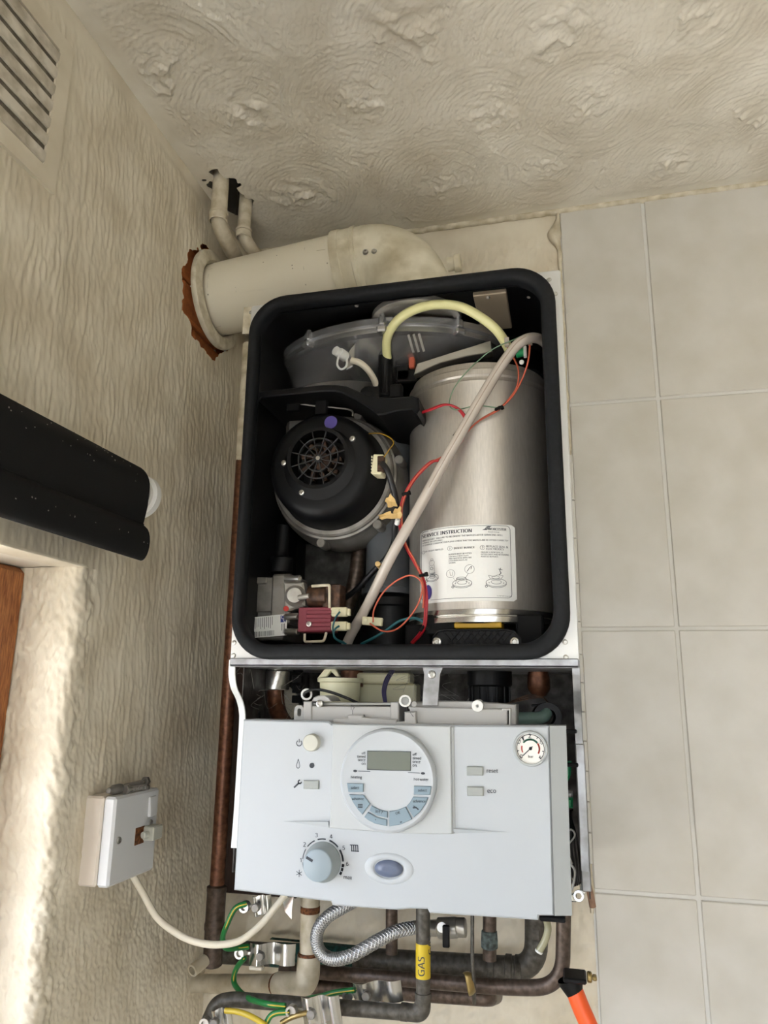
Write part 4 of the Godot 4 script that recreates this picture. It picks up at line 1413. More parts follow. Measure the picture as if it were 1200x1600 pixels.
	m.b2(Vector3(-0.2501, 1.6420, 0.1200), Vector3(-0.1835, 1.6297, 0.1500), 0.002)
	m.b2(Vector3(-0.2520, 1.6298, 0.1000), Vector3(-0.1797, 1.6061, 0.1300), 0.002)
	part(o, "duct_boot", m, mats.cream_plastic)
	m = Mb.new()
	m.rod(Vector3(-0.2577, 1.6475 - 0.022, 0.14), Vector3(-0.2577, 1.6475 + 0.01, 0.14), 0.014, 20)
	part(o, "copper_stub", m, mats.copper)
	m = Mb.new()
	for k in 4: m.b2(Vector3(-0.3327, 1.6503, 0.1400) + Vector3(0, -0.012 * k, 0), Vector3(-0.3207, 1.6502, 0.1450) + Vector3(0, -0.012 * k - 0.009, 0), 0.0006)
	part(o, "slotted_strip", m, mats.black_matt)
	m = Mb.new()   # folded strap down to the panel
	m.xy([Vector2(-0.1467, 1.6463), Vector2(-0.1249, 1.6464), Vector2(-0.1257, 1.6433), Vector2(-0.1282, 1.6382), Vector2(-0.1308, 1.6068), Vector2(-0.1470, 1.6065), Vector2(-0.1449, 1.6381), Vector2(-0.1463, 1.6432)], 0.2600, 0.2622, 0.0004)
	var sp := part(o, "strap", m, mats.galvanised, "grey metal strap with one screw above the panel")
	screw(sp, Vector3(-0.1366, 1.6377, 0.2624), Vector3.BACK, 0.0042, mats.zinc, "screw", 0.003)
	m = Mb.new()   # pump neck
	var px := Vector3(-0.0901, 0, 0.14)
	m.lathe(Vector3(px.x, 1.585, px.z), Vector3.UP, [Vector2(0.02, 0), Vector2(0.0235, 0.002), Vector2(0.0235, 0.042), Vector2(0.026, 0.044), Vector2(0.026, 0.06)], 28)
	for i in 7: m.box(Vector3(px.x, 1.607, px.z) + Vector3(sin(-1.3 + i * 0.43), 0, cos(-1.3 + i * 0.43)) * 0.0242, Vector3(0.002, 0.04, 0.002), 0.0004)
	part(o, "pump_neck", m, mats.black_plastic, "black ribbed pump neck")
	m = Mb.new()
	m.lathe(Vector3(-0.0343, 1.6285, 0.1300), Vector3(0, 1, 0.1), [Vector2(0, -0.012), Vector2(0.008, -0.011), Vector2(0.013, -0.003), Vector2(0.013, 0.008), Vector2(0.009, 0.03)], 20)
	part(o, "copper_end", m, mats.copper)
	m = Mb.new()
	m.ring(Vector3(-0.0271, 1.5953, 0.1700), Vector3(-0.0235, 1.5962, 0.2000), 0.015, 0.0085, 22)
	m.b2(Vector3(-0.0413, 1.6084, 0.1500), Vector3(-0.0141, 1.6065, 0.1800), 0.001)
	m.b2(Vector3(-0.0174, 1.6060, 0.1500), Vector3(-0.0134, 1.5905, 0.1800), 0.001)
	part(o, "gauge_clamp", m, mats.black_plastic)
	m = Mb.new()
	m.sweep(curve([Vector3(-0.0610, 1.5942, 0.2000), Vector3(-0.0408, 1.5946, 0.2000), Vector3(-0.0288, 1.5961, 0.2000), Vector3(-0.0247, 1.6013, 0.1950)]), 0.0065, 14)
	part(o, "capillary_tube", m, mat("tube_teal", c8(88, 112, 104), 0.5), "grey green tube behind the panel")
	m = Mb.new()
	for k in 3: m.sweep(curve([Vector3(-0.0699, 1.6083, 0.1700) + Vector3(0, 0, -k * 0.01), Vector3(-0.0451, 1.6141, 0.1700) + Vector3(0, k * 0.002, 0), Vector3(-0.0290, 1.6157, 0.1700), Vector3(-0.0222, 1.6078, 0.1800)]), 0.0009, 6)
	part(o, "lead", m, mats.coil_brown)
	m = Mb.new()   # cobwebs in the gap
	var rg := RandomNumberGenerator.new()
	rg.seed = 17
	for i in 46:
		var c := Vector3(-0.3571, 1.6260, 0.2000) if i < 26 else Vector3(-0.1731, 1.6313, 0.2000)
		var p := c + Vector3(rg.randf_range(-0.028, 0.05), rg.randf_range(-0.028, 0.024), rg.randf_range(-0.05, 0.03))
		m.sweep(curve([p, p + Vector3(rg.randf_range(-0.012, 0.012), rg.randf_range(-0.01, 0.01), 0.004), p + Vector3(rg.randf_range(-0.022, 0.022), rg.randf_range(-0.018, 0.018), 0)], 4), 0.00016, 3)
	var cw := part(o, "cobweb", m, mats.web, "dusty cobweb threads in the gap")
	cw.set_meta("kind", "stuff")


func boiler_panel(o: Node3D):
	var m := Mb.new()
	var z := ZF
	m.xy([Vector2(-0.3396, 1.5895), Vector2(-0.2437, 1.5895), Vector2(-0.2408, 1.5870), Vector2(-0.1134, 1.5885), Vector2(-0.0206, 1.5899), Vector2(-0.0227, 1.4228), Vector2(-0.0365, 1.4217), Vector2(-0.0372, 1.4179), Vector2(-0.1384, 1.4163), Vector2(-0.1403, 1.4195), Vector2(-0.1577, 1.4187), Vector2(-0.1702, 1.4167), Vector2(-0.2350, 1.4159), Vector2(-0.2364, 1.4193), Vector2(-0.3398, 1.4225)], ZF - 0.034, ZF, 0.0016)
	var pn := part(o, "control_panel", m, mats.panel_white, "white control panel with knob, buttons, dial and gauge")
	m = Mb.new()   # right edge, turned back
	var up := Vector3(0, 1, 0)
	var t0 := Vector3(-0.0203, 1.5899, 0.2700)
	var t1 := Vector3(-0.0224, 1.4228, 0.2700)
	var off := Vector3(0.0155, 0, -0.005)
	var dp := Vector3(0, 0, -0.03)
	m.flat()
	m.q(t0, t0 + off, t1 + off, t1)
	m.q(t0 + off, t0 + off + dp, t1 + off + dp, t1 + off)
	m.q(t0, t0 + off, t0 + off + dp, t0 + dp)
	m.q(t1, t1 + off, t1 + off + dp, t1 + dp)
	part(pn, "side_strip", m, mats.panel_side)
	m = Mb.new()
	m.b2(Vector3(-0.0363, 1.4197, 0.2620), Vector3(-0.0129, 1.4151, 0.2500), 0.001)
	part(pn, "foot", m, mats.black_matt)
	# wedge-shaped ledges where the upper half stands proud
	m = Mb.new()
	m.flat()
	var e := 0.0036
	var a := Vector3(-0.2906, 1.4904, 0.2700)
	var b := Vector3(-0.2407, 1.4929, 0.2700)
	var c := Vector3(-0.2405, 1.4869, 0.2700)
	m.t(a, b + Vector3(0, 0, e), c)
	m.t(a, b, b + Vector3(0, 0, e))
	m.t(b, c, b + Vector3(0, 0, e))
	part(pn, "ledge", m, mats.panel_white)
	m = Mb.new()
	m.flat()
	a = Vector3(-0.0619, 1.4918, 0.2700)
	b = Vector3(-0.1144, 1.4928, 0.2700)
	c = Vector3(-0.1145, 1.4882, 0.2700)
	m.t(a, b + Vector3(0, 0, e), c)
	m.t(a, b, b + Vector3(0, 0, e))
	m.t(b, c, b + Vector3(0, 0, e))
	part(pn, "ledge", m, mats.panel_white)

	# temperature knob
	m = Mb.new()
	var kc := Vector3(-0.2459, 1.4549, 0.2700)
	m.lathe(kc, Vector3.BACK, [Vector2(0.0188, 0), Vector2(0.0188, 0.002), Vector2(0.0178, 0.003), Vector2(0.0152, 0.0155), Vector2(0.0145, 0.0168)], 48)
	var kn := part(pn, "knob", m, mats.knob_side, "round grey temperature knob")
	m = Mb.new()
	m.lathe(kc, Vector3.BACK, [Vector2(0.0150, 0.0160), Vector2(0.0146, 0.0168), Vector2(0.0138, 0.0172), Vector2(0, 0.0172)], 48)
	part(kn, "knob_face", m, mats.knob)
	m = Mb.new()
	m.stroke([Vector2(-0.2569, 1.4616), Vector2(-0.2512, 1.4588)], 0.0026, flatmap(0.2875))
	part(kn, "pointer", m, mats.ink)
	m = Mb.new()
	var k := flatmap(ZF + 0.0003)
	var kk := Vector2(kc.x, kc.y)
	for sg in [[150, 176, 0.0008], [116, 141, 0.0011], [84, 106, 0.0012], [44, 72, 0.0015], [5, 34, 0.0019], [185, 212, 0.0006]]:
		m.stroke(arc(kk, 0.0211, 0.0211, sg[0], sg[1], 9), sg[2], k)
	for d in [-6.0, -16.0, -26.0]: m.stroke(arc(kk, 0.0211, 0.0211, d - 3, d + 3, 3), 0.0024, k)
	m.words("1", Vector2(-0.2697, 1.4531), Vector2(-0.2683, 1.4532), k)
	m.words("2", Vector2(-0.2669, 1.4676), Vector2(-0.2642, 1.4677), k)
	m.words("3", Vector2(-0.2544, 1.4772), Vector2(-0.2520, 1.4773), k)
	m.words("4", Vector2(-0.2392, 1.4768), Vector2(-0.2365, 1.4770), k)
	m.words("5", Vector2(-0.2256, 1.4670), Vector2(-0.2233, 1.4671), k)
	m.words("6", Vector2(-0.2216, 1.4526), Vector2(-0.2193, 1.4527), k)
	m.words("max", Vector2(-0.2239, 1.4408), Vector2(-0.2154, 1.4408), k)
	var sf: Vector2 = Vector2(-0.2703, 1.4428)
	for i in 3: m.stroke([sf + Vector2(cos(i * PI / 3 + 0.52), sin(i * PI / 3 + 0.52)) * 0.0032, sf - Vector2(cos(i * PI / 3 + 0.52), sin(i * PI / 3 + 0.52)) * 0.0032], 0.0006, k)
	m.stroke([Vector2(-0.2181, 1.4721), Vector2(-0.2102, 1.4722)], 0.0008, k)
	m.stroke([Vector2(-0.2167, 1.4666), Vector2(-0.2088, 1.4667)], 0.0008, k)
	for i in 4: m.stroke([Vector2(-0.2165, 1.4722) + Vector2(i * 0.0021, 0), Vector2(-0.2161, 1.4663) + Vector2(i * 0.0021, 0)], 0.0010, k)
	# symbols and words
	var pw: Vector2 = Vector2(-0.2754, 1.5670)
	m.stroke(arc(pw, 0.0028, 0.0028, 125, 415, 16), 0.0008, k)
	m.stroke([pw + Vector2(0, 0.0008), pw + Vector2(0, 0.0040)], 0.0008, k)
	var fl: Vector2 = Vector2(-0.2756, 1.5455)
	m.stroke([fl + Vector2(0, 0.0058), fl + Vector2(0.0014, 0.0012), fl + Vector2(0.0019, -0.001), fl + Vector2(0.0012, -0.0028), fl + Vector2(0, -0.0033), fl + Vector2(-0.0012, -0.0028), fl + Vector2(-0.0019, -0.001), fl + Vector2(-0.0014, 0.0012)], 0.0006, k, true)
	var wr: Vector2 = Vector2(-0.2755, 1.5268)
	m.stroke([wr + Vector2(-0.0034, -0.0034), wr + Vector2(0.0012, 0.0008)], 0.0017, k)
	m.stroke(arc(wr + Vector2(0.0024, 0.0022), 0.0017, 0.0017, 90, 360, 10), 0.0012, k)
	m.words("reset", Vector2(-0.0816, 1.5449), Vector2(-0.0708, 1.5450), k)
	m.words("eco", Vector2(-0.0814, 1.5262), Vector2(-0.0731, 1.5265), k)
	part(pn, "print", m, mats.ink)
	# buttons and lamp
	m = Mb.new()
	m.lathe(Vector3(-0.2607, 1.5681, 0.2700), Vector3.BACK, [Vector2(0.0088, 0), Vector2(0.0086, 0.006), Vector2(0.0078, 0.0072), Vector2(0, 0.0076)], 32)
	part(pn, "power_button", m, mats.button_cream, "round cream power button")
	m = Mb.new()
	m.lathe(Vector3(-0.2606, 1.5454, 0.2700), Vector3.BACK, [Vector2(0.0026, -0.0005), Vector2(0.0026, 0.0006), Vector2(0.0018, 0.0004), Vector2(0, 0.0008)], 18)
	part(pn, "lamp", m, mats.ink)
	for bb in [[Vector2(-0.2687, 1.5309), Vector2(-0.2523, 1.5312), Vector2(-0.2520, 1.5229), Vector2(-0.2684, 1.5226)], [Vector2(-0.1009, 1.5500), Vector2(-0.0849, 1.5504), Vector2(-0.0851, 1.5421), Vector2(-0.1010, 1.5417)], [Vector2(-0.1009, 1.5314), Vector2(-0.0848, 1.5319), Vector2(-0.0850, 1.5234), Vector2(-0.1008, 1.5229)]]:
		m = Mb.new()
		m.xy(bb, ZF - 0.002, ZF + 0.0022, 0.0008)
		part(pn, "button", m, mats.button_grey)
	# oval badge in a shallow dish
	m = Mb.new()
	var bc := Vector3(-0.1784, 1.4529, 0.2700)
	var lp := []
	for s in [[0.0245, 0.0002], [0.0225, 0.0012], [0.0170, 0.0018], [0.0155, 0.0008]]:
		lp.append(lift(disc(Vector2(bc.x, bc.y), s[0], s[0] * 0.58, 40), ZF + s[1]))
	m.skin(lp, true)
	part(pn, "badge_dish", m, mats.panel_white)
	m = Mb.new()
	m.skin([lift(disc(Vector2(bc.x, bc.y), 0.0142, 0.0078, 40), ZF), lift(disc(Vector2(bc.x, bc.y), 0.0138, 0.0074, 40), ZF + 0.002), lift(disc(Vector2(bc.x, bc.y), 0.006, 0.003, 40), ZF + 0.0028)], true, true, true)
	part(pn, "badge", m, mats.badge, "blank slate blue oval badge")
	# pressure gauge
	var gc := Vector3(-0.0390, 1.5684, 0.2700)
	m = Mb.new()
	m.lathe(gc, Vector3.BACK, [Vector2(0.0168, 0.0), Vector2(0.0166, 0.0022), Vector2(0.0158, 0.0030), Vector2(0.0145, 0.0028), Vector2(0.0140, 0.0002)], 44)
	var gg := part(pn, "pressure_gauge", m, mats.panel_side, "round pressure gauge with red and green scale")
	m = Mb.new()
	m.lathe(gc, Vector3.BACK, [Vector2(0.0141, 0.0004), Vector2(0, 0.0005)], 40)
	part(gg, "gauge_face", m, mats.gauge_face)
	var g2 := Vector2(gc.x, gc.y)
	k = flatmap(ZF + 0.0008)
	m = Mb.new()
	m.stroke(arc(g2, 0.0130, 0.0130, -45, 225, 26), 0.0006, k)
	for i in 9:
		var an := deg_to_rad(225 - i * 33.75)
		m.stroke([g2 + Vector2(cos(an), sin(an)) * 0.0112, g2 + Vector2(cos(an), sin(an)) * 0.013], 0.0007, k)
	m.words("bar", g2 + Vector2(-0.0024, -0.0086), g2 + Vector2(0.0024, -0.0086), k)
	m.words("2", g2 + Vector2(-0.0016, 0.0098), g2 + Vector2(0.0008, 0.0098), k)
	m.words("0", g2 + Vector2(-0.0100, -0.0088), g2 + Vector2(-0.0080, -0.0088), k)
	m.words("1", g2 + Vector2(-0.0105, 0.0048), g2 + Vector2(-0.0094, 0.0048), k)
	m.words("3", g2 + Vector2(0.0084, 0.0050), g2 + Vector2(0.0102, 0.0050), k)
	m.words("4", g2 + Vector2(0.0074, -0.0090), g2 + Vector2(0.0094, -0.0090), k)
	m.stroke([g2 + Vector2(-0.0074, -0.0068), g2 + Vector2(0.0018, 0.0018)], 0.0009, k)
	m.blot(disc(g2, 0.0016, 0.0016, 14), k)
	m.stroke([g2 + Vector2(-0.0062, 0.0075), g2 + Vector2(-0.0078, 0.0102)], 0.0012, k)
	part(gg, "scale", m, mats.ink)
	m = Mb.new()
	m.stroke(arc(g2, 0.0084, 0.0084, 40, 140, 14), 0.0018, k)
	part(gg, "green_band", m, mats.ink_green)
	m = Mb.new()
	m.stroke(arc(g2, 0.0084, 0.0084, -30, 34, 10), 0.0015, k)
	m.stroke(arc(g2, 0.0084, 0.0084, 165, 205, 6), 0.0012, k)
	part(gg, "red_band", m, mats.ink_red)

	# pale plastic housing rising behind the panel
	m = Mb.new()
	var zf := 0.252
	m.xy([Vector2(-0.2708, 1.5857), Vector2(-0.2715, 1.6042), Vector2(-0.1765, 1.6050), Vector2(-0.1763, 1.5877)], 0.21, 0.2500, 0.001)
	m.xy([Vector2(-0.2781, 1.5855), Vector2(-0.2790, 1.6087), Vector2(-0.2695, 1.6089), Vector2(-0.2687, 1.5857)], 0.21, 0.252, 0.001)
	m.xy([Vector2(-0.1824, 1.5876), Vector2(-0.1827, 1.6095), Vector2(-0.1737, 1.6096), Vector2(-0.1736, 1.5878)], 0.21, 0.252, 0.001)
	m.xy([Vector2(-0.2715, 1.6048), Vector2(-0.2716, 1.6075), Vector2(-0.1829, 1.6088), Vector2(-0.1829, 1.6062)], 0.21, 0.246, 0.001)
	m.xy([Vector2(-0.2708, 1.6087), Vector2(-0.2682, 1.6132), Vector2(-0.2628, 1.6153), Vector2(-0.2556, 1.6154), Vector2(-0.2510, 1.6131), Vector2(-0.2479, 1.6090)], 0.215, 0.250, 0.001)
	m.xy([Vector2(-0.2431, 1.5839), Vector2(-0.2434, 1.5923), Vector2(-0.2273, 1.5933), Vector2(-0.2273, 1.5959), Vector2(-0.2106, 1.5962), Vector2(-0.2106, 1.5936), Vector2(-0.1743, 1.5924), Vector2(-0.1743, 1.5854)], 0.23, 0.258, 0.001)
	m.xy([Vector2(-0.1621, 1.5855), Vector2(-0.1621, 1.6053), Vector2(-0.0614, 1.6044), Vector2(-0.0619, 1.5877)], 0.21, 0.252, 0.001)
	m.xy([Vector2(-0.1647, 1.6025), Vector2(-0.1648, 1.6097), Vector2(-0.1416, 1.6100), Vector2(-0.1416, 1.6113), Vector2(-0.0995, 1.6113), Vector2(-0.0534, 1.6088), Vector2(-0.0540, 1.5888), Vector2(-0.0598, 1.5887), Vector2(-0.0593, 1.6043)], 0.20, 0.246, 0.001)
	m.xy([Vector2(-0.1749, 1.5854), Vector2(-0.1750, 1.5898), Vector2(-0.1662, 1.5907), Vector2(-0.1663, 1.6002), Vector2(-0.1548, 1.6004), Vector2(-0.1535, 1.5890), Vector2(-0.1152, 1.5892), Vector2(-0.1152, 1.5855)], 0.235, 0.258, 0.001)
	m.rod(Vector3(-0.1618, 1.6076, 0.2300), Vector3(-0.1566, 1.6080, 0.2560), 0.0030)
	m.xy([Vector2(-0.0670, 1.6050), Vector2(-0.0581, 1.6051), Vector2(-0.0586, 1.5878), Vector2(-0.0605, 1.5878), Vector2(-0.0600, 1.6032), Vector2(-0.0670, 1.6031)], 0.24, 0.2535, 0.0004)
	var hs := part(pn, "housing", m, mats.grey_plastic, "pale grey moulded plastic behind the panel top")
	m = Mb.new()   # lug with a slot through it
	var la: Vector2 = Vector2(-0.2904, 1.5845)
	var lb: Vector2 = Vector2(-0.2795, 1.6047)
	var lo1 := rrect(la.x, la.y, lb.x, lb.y, 0.005, 6)
	var lo2 := rrect(la.x + 0.0036, la.y + 0.0085, lb.x - 0.0030, lb.y - 0.0035, 0.0019, 6)
	m.skin([lift(lo2, 0.236), lift(lo1, 0.236), lift(lo1, 0.248), lift(lo2, 0.248), lift(lo2, 0.236)])
	part(hs, "lug", m, mats.grey_plastic)
	m = Mb.new()
	m.ring(Vector3(-0.1706, 1.6108, 0.2350), Vector3(-0.1648, 1.6111, 0.2620), 0.0062, 0.0042, 26)
	m.rod(Vector3(-0.1706, 1.6108, 0.2350), Vector3(-0.1674, 1.6110, 0.2500), 0.0042, 20)
	m.ring(Vector3(-0.0935, 1.6079, 0.2250), Vector3(-0.0910, 1.6071, 0.2580), 0.0058, 0.0016, 24)
	m.rod(Vector3(-0.0923, 1.6081, 0.2350), Vector3(-0.0906, 1.6083, 0.2500), 0.004, 16)
	part(hs, "boss", m, mats.white_soft, "round white hollow boss")
	screw(hs, Vector3(-0.2606, 1.6067, 0.2505), Vector3.BACK, 0.0040, mats.zinc, "screw", 0.003)
	m = Mb.new()   # moulded arrows
	var k2 := flatmap(0.2503)
	m.stroke([Vector2(-0.2256, 1.6009), Vector2(-0.2257, 1.6059), Vector2(-0.2221, 1.6030)], 0.0005, k2)
	m.stroke([Vector2(-0.2225, 1.6030), Vector2(-0.2242, 1.6003), Vector2(-0.2241, 1.5964)], 0.0005, k2)
	m.stroke([Vector2(-0.1602, 1.5997), Vector2(-0.1568, 1.5953)], 0.0005, flatmap(0.2583))
	part(hs, "arrow", m, mats.ink)


func boiler_programmer(o: Node3D):
	var m := Mb.new()
	m.xy([Vector2(-0.2388, 1.5870), Vector2(-0.1159, 1.5878), Vector2(-0.1153, 1.4878), Vector2(-0.1340, 1.4868), Vector2(-0.1762, 1.4858), Vector2(-0.2388, 1.4869)], ZF - 0.002, 0.2735, 0.001)
	m.xy([Vector2(-0.1164, 1.5874), Vector2(-0.1130, 1.5868), Vector2(-0.1129, 1.4886), Vector2(-0.1158, 1.4873)], ZF - 0.002, 0.2712, 0.0008)
	var pr := part(o, "programmer", m, mats.panel_cream, "square timer unit with a round dial and small screen")
	m = Mb.new()
	var dc := Vector3(-0.1787, 1.5354, 0.2755)
	var c := Vector3(dc.x, dc.y, 0.2735)
	m.lathe(c, Vector3.BACK, [Vector2(0.0492, 0), Vector2(0.0490, 0.004), Vector2(0.0478, 0.0066), Vector2(0.0460, 0.0076), Vector2(0.0435, 0.0072), Vector2(0, 0.0072)], 72)
	var zf := 0.2807
	var dl := part(pr, "dial", m, mats.panel_white)
	m = Mb.new()
	m.xy([Vector2(-0.1989, 1.5622), Vector2(-0.1546, 1.5629), Vector2(-0.1548, 1.5450), Vector2(-0.1988, 1.5445)], zf - 0.001, zf + 0.0006, 0.0004)
	part(pr, "screen", m, mats.lcd, "blank grey green display screen")
	m = Mb.new()
	m.stroke([Vector2(-0.1989, 1.5622), Vector2(-0.1546, 1.5629), Vector2(-0.1548, 1.5450), Vector2(-0.1988, 1.5445)], 0.0005, flatmap(zf + 0.0007), true)
	var k := flatmap(zf + 0.0003)
	var w := func(s: String, a: Vector2, b: Vector2): m.words(s, a, b, k)
	w.call("off", Vector2(-0.2050, 1.5588), Vector2(-0.2011, 1.5588))
	w.call("timed", Vector2(-0.2096, 1.5554), Vector2(-0.2010, 1.5554))
	w.call("once", Vector2(-0.2087, 1.5522), Vector2(-0.2010, 1.5522))
	w.call("on", Vector2(-0.2048, 1.5488), Vector2(-0.2009, 1.5489))
	w.call("off", Vector2(-0.1529, 1.5591), Vector2(-0.1488, 1.5592))
	w.call("timed", Vector2(-0.1529, 1.5556), Vector2(-0.1444, 1.5557))
	w.call("once", Vector2(-0.1529, 1.5523), Vector2(-0.1452, 1.5523))
	w.call("on", Vector2(-0.1529, 1.5489), Vector2(-0.1489, 1.5489))
	w.call("heating", Vector2(-0.2157, 1.5357), Vector2(-0.2043, 1.5358))
	w.call("hot water", Vector2(-0.1516, 1.5360), Vector2(-0.1371, 1.5361))
	m.stroke([Vector2(-0.2079, 1.5428), Vector2(-0.1959, 1.5429)], 0.0006, k)
	m.stroke([Vector2(-0.1574, 1.5432), Vector2(-0.1457, 1.5431)], 0.0006, k)
	m.blot(disc(Vector2(-0.2113, 1.5428), 0.0021, 0.0012, 16), k)
	m.blot(disc(Vector2(-0.1426, 1.5430), 0.0021, 0.0012, 16), k)
	part(dl, "print", m, mats.ink)
	var keys := [
		["select", [Vector2(-0.2193, 1.5310), Vector2(-0.2022, 1.5313), Vector2(-0.2021, 1.5234), Vector2(-0.2176, 1.5229)], [Vector2(-0.2149, 1.5258), Vector2(-0.2063, 1.5260)]],
		["select", [Vector2(-0.1513, 1.5312), Vector2(-0.1341, 1.5315), Vector2(-0.1353, 1.5236), Vector2(-0.1515, 1.5232)], [Vector2(-0.1472, 1.5262), Vector2(-0.1386, 1.5264)]],
		["advance", [Vector2(-0.2168, 1.5206), Vector2(-0.2020, 1.5209), Vector2(-0.1951, 1.5128), Vector2(-0.2028, 1.5026), Vector2(-0.2072, 1.5068), Vector2(-0.2122, 1.5130)], [Vector2(-0.2135, 1.5156), Vector2(-0.2015, 1.5161)]],
		["advance", [Vector2(-0.1521, 1.5212), Vector2(-0.1370, 1.5212), Vector2(-0.1399, 1.5148), Vector2(-0.1452, 1.5077), Vector2(-0.1515, 1.5024), Vector2(-0.1584, 1.5125), Vector2(-0.1552, 1.5160)], [Vector2(-0.1520, 1.5161), Vector2(-0.1397, 1.5165)]],
		["inf ?", [Vector2(-0.1937, 1.5114), Vector2(-0.1855, 1.5080), Vector2(-0.1775, 1.5067), Vector2(-0.1774, 1.5009), Vector2(-0.1876, 1.5023), Vector2(-0.1958, 1.5064)], [Vector2(-0.1896, 1.5052), Vector2(-0.1825, 1.5041)]],
		["+", [Vector2(-0.1972, 1.5053), Vector2(-0.1887, 1.5011), Vector2(-0.1779, 1.4992), Vector2(-0.1779, 1.4933), Vector2(-0.1897, 1.4949), Vector2(-0.1962, 1.4975), Vector2(-0.2008, 1.5004)], [Vector2(-0.1901, 1.4976), Vector2(-0.1886, 1.4975)]],
		["OK", [Vector2(-0.1757, 1.5068), Vector2(-0.1674, 1.5084), Vector2(-0.1594, 1.5119), Vector2(-0.1530, 1.5008), Vector2(-0.1641, 1.4955), Vector2(-0.1755, 1.4931)], [Vector2(-0.1689, 1.5042), Vector2(-0.1647, 1.5054)]],
	]
	for e in keys:
		m = Mb.new()
		m.xy(e[1], zf - 0.001, zf + 0.0018, 0.0006)
		var b := part(pr, "key", m, mats.button_blue)
		m = Mb.new()
		m.words(e[0], e[2][0], e[2][1], flatmap(zf + 0.0020))
		if e[0] == "OK": m.stroke([Vector2(-0.1646, 1.4976), Vector2(-0.1629, 1.4980)], 0.0009, flatmap(zf + 0.0020))
		if e[0] == "advance":
			if e[2][0].x < dc.x:
				m.stroke([Vector2(-0.2072, 1.5120), Vector2(-0.2027, 1.5122)], 0.0006, flatmap(zf + 0.0020))
				m.stroke([Vector2(-0.2071, 1.5092), Vector2(-0.2027, 1.5092)], 0.0006, flatmap(zf + 0.0020))
				for i in 4: m.stroke([Vector2(-0.2067, 1.5120) + Vector2(i * 0.0012, 0), Vector2(-0.2066, 1.5090) + Vector2(i * 0.0012, 0)], 0.0006, flatmap(zf + 0.0020))
			else:
				m.stroke([Vector2(-0.1520, 1.5113), Vector2(-0.1489, 1.5116), Vector2(-0.1468, 1.5100)], 0.0013, flatmap(zf + 0.0020))
				m.stroke([Vector2(-0.1517, 1.5129), Vector2(-0.1499, 1.5126)], 0.0008, flatmap(zf + 0.0020))
		part(b, "print", m, mats.ink)


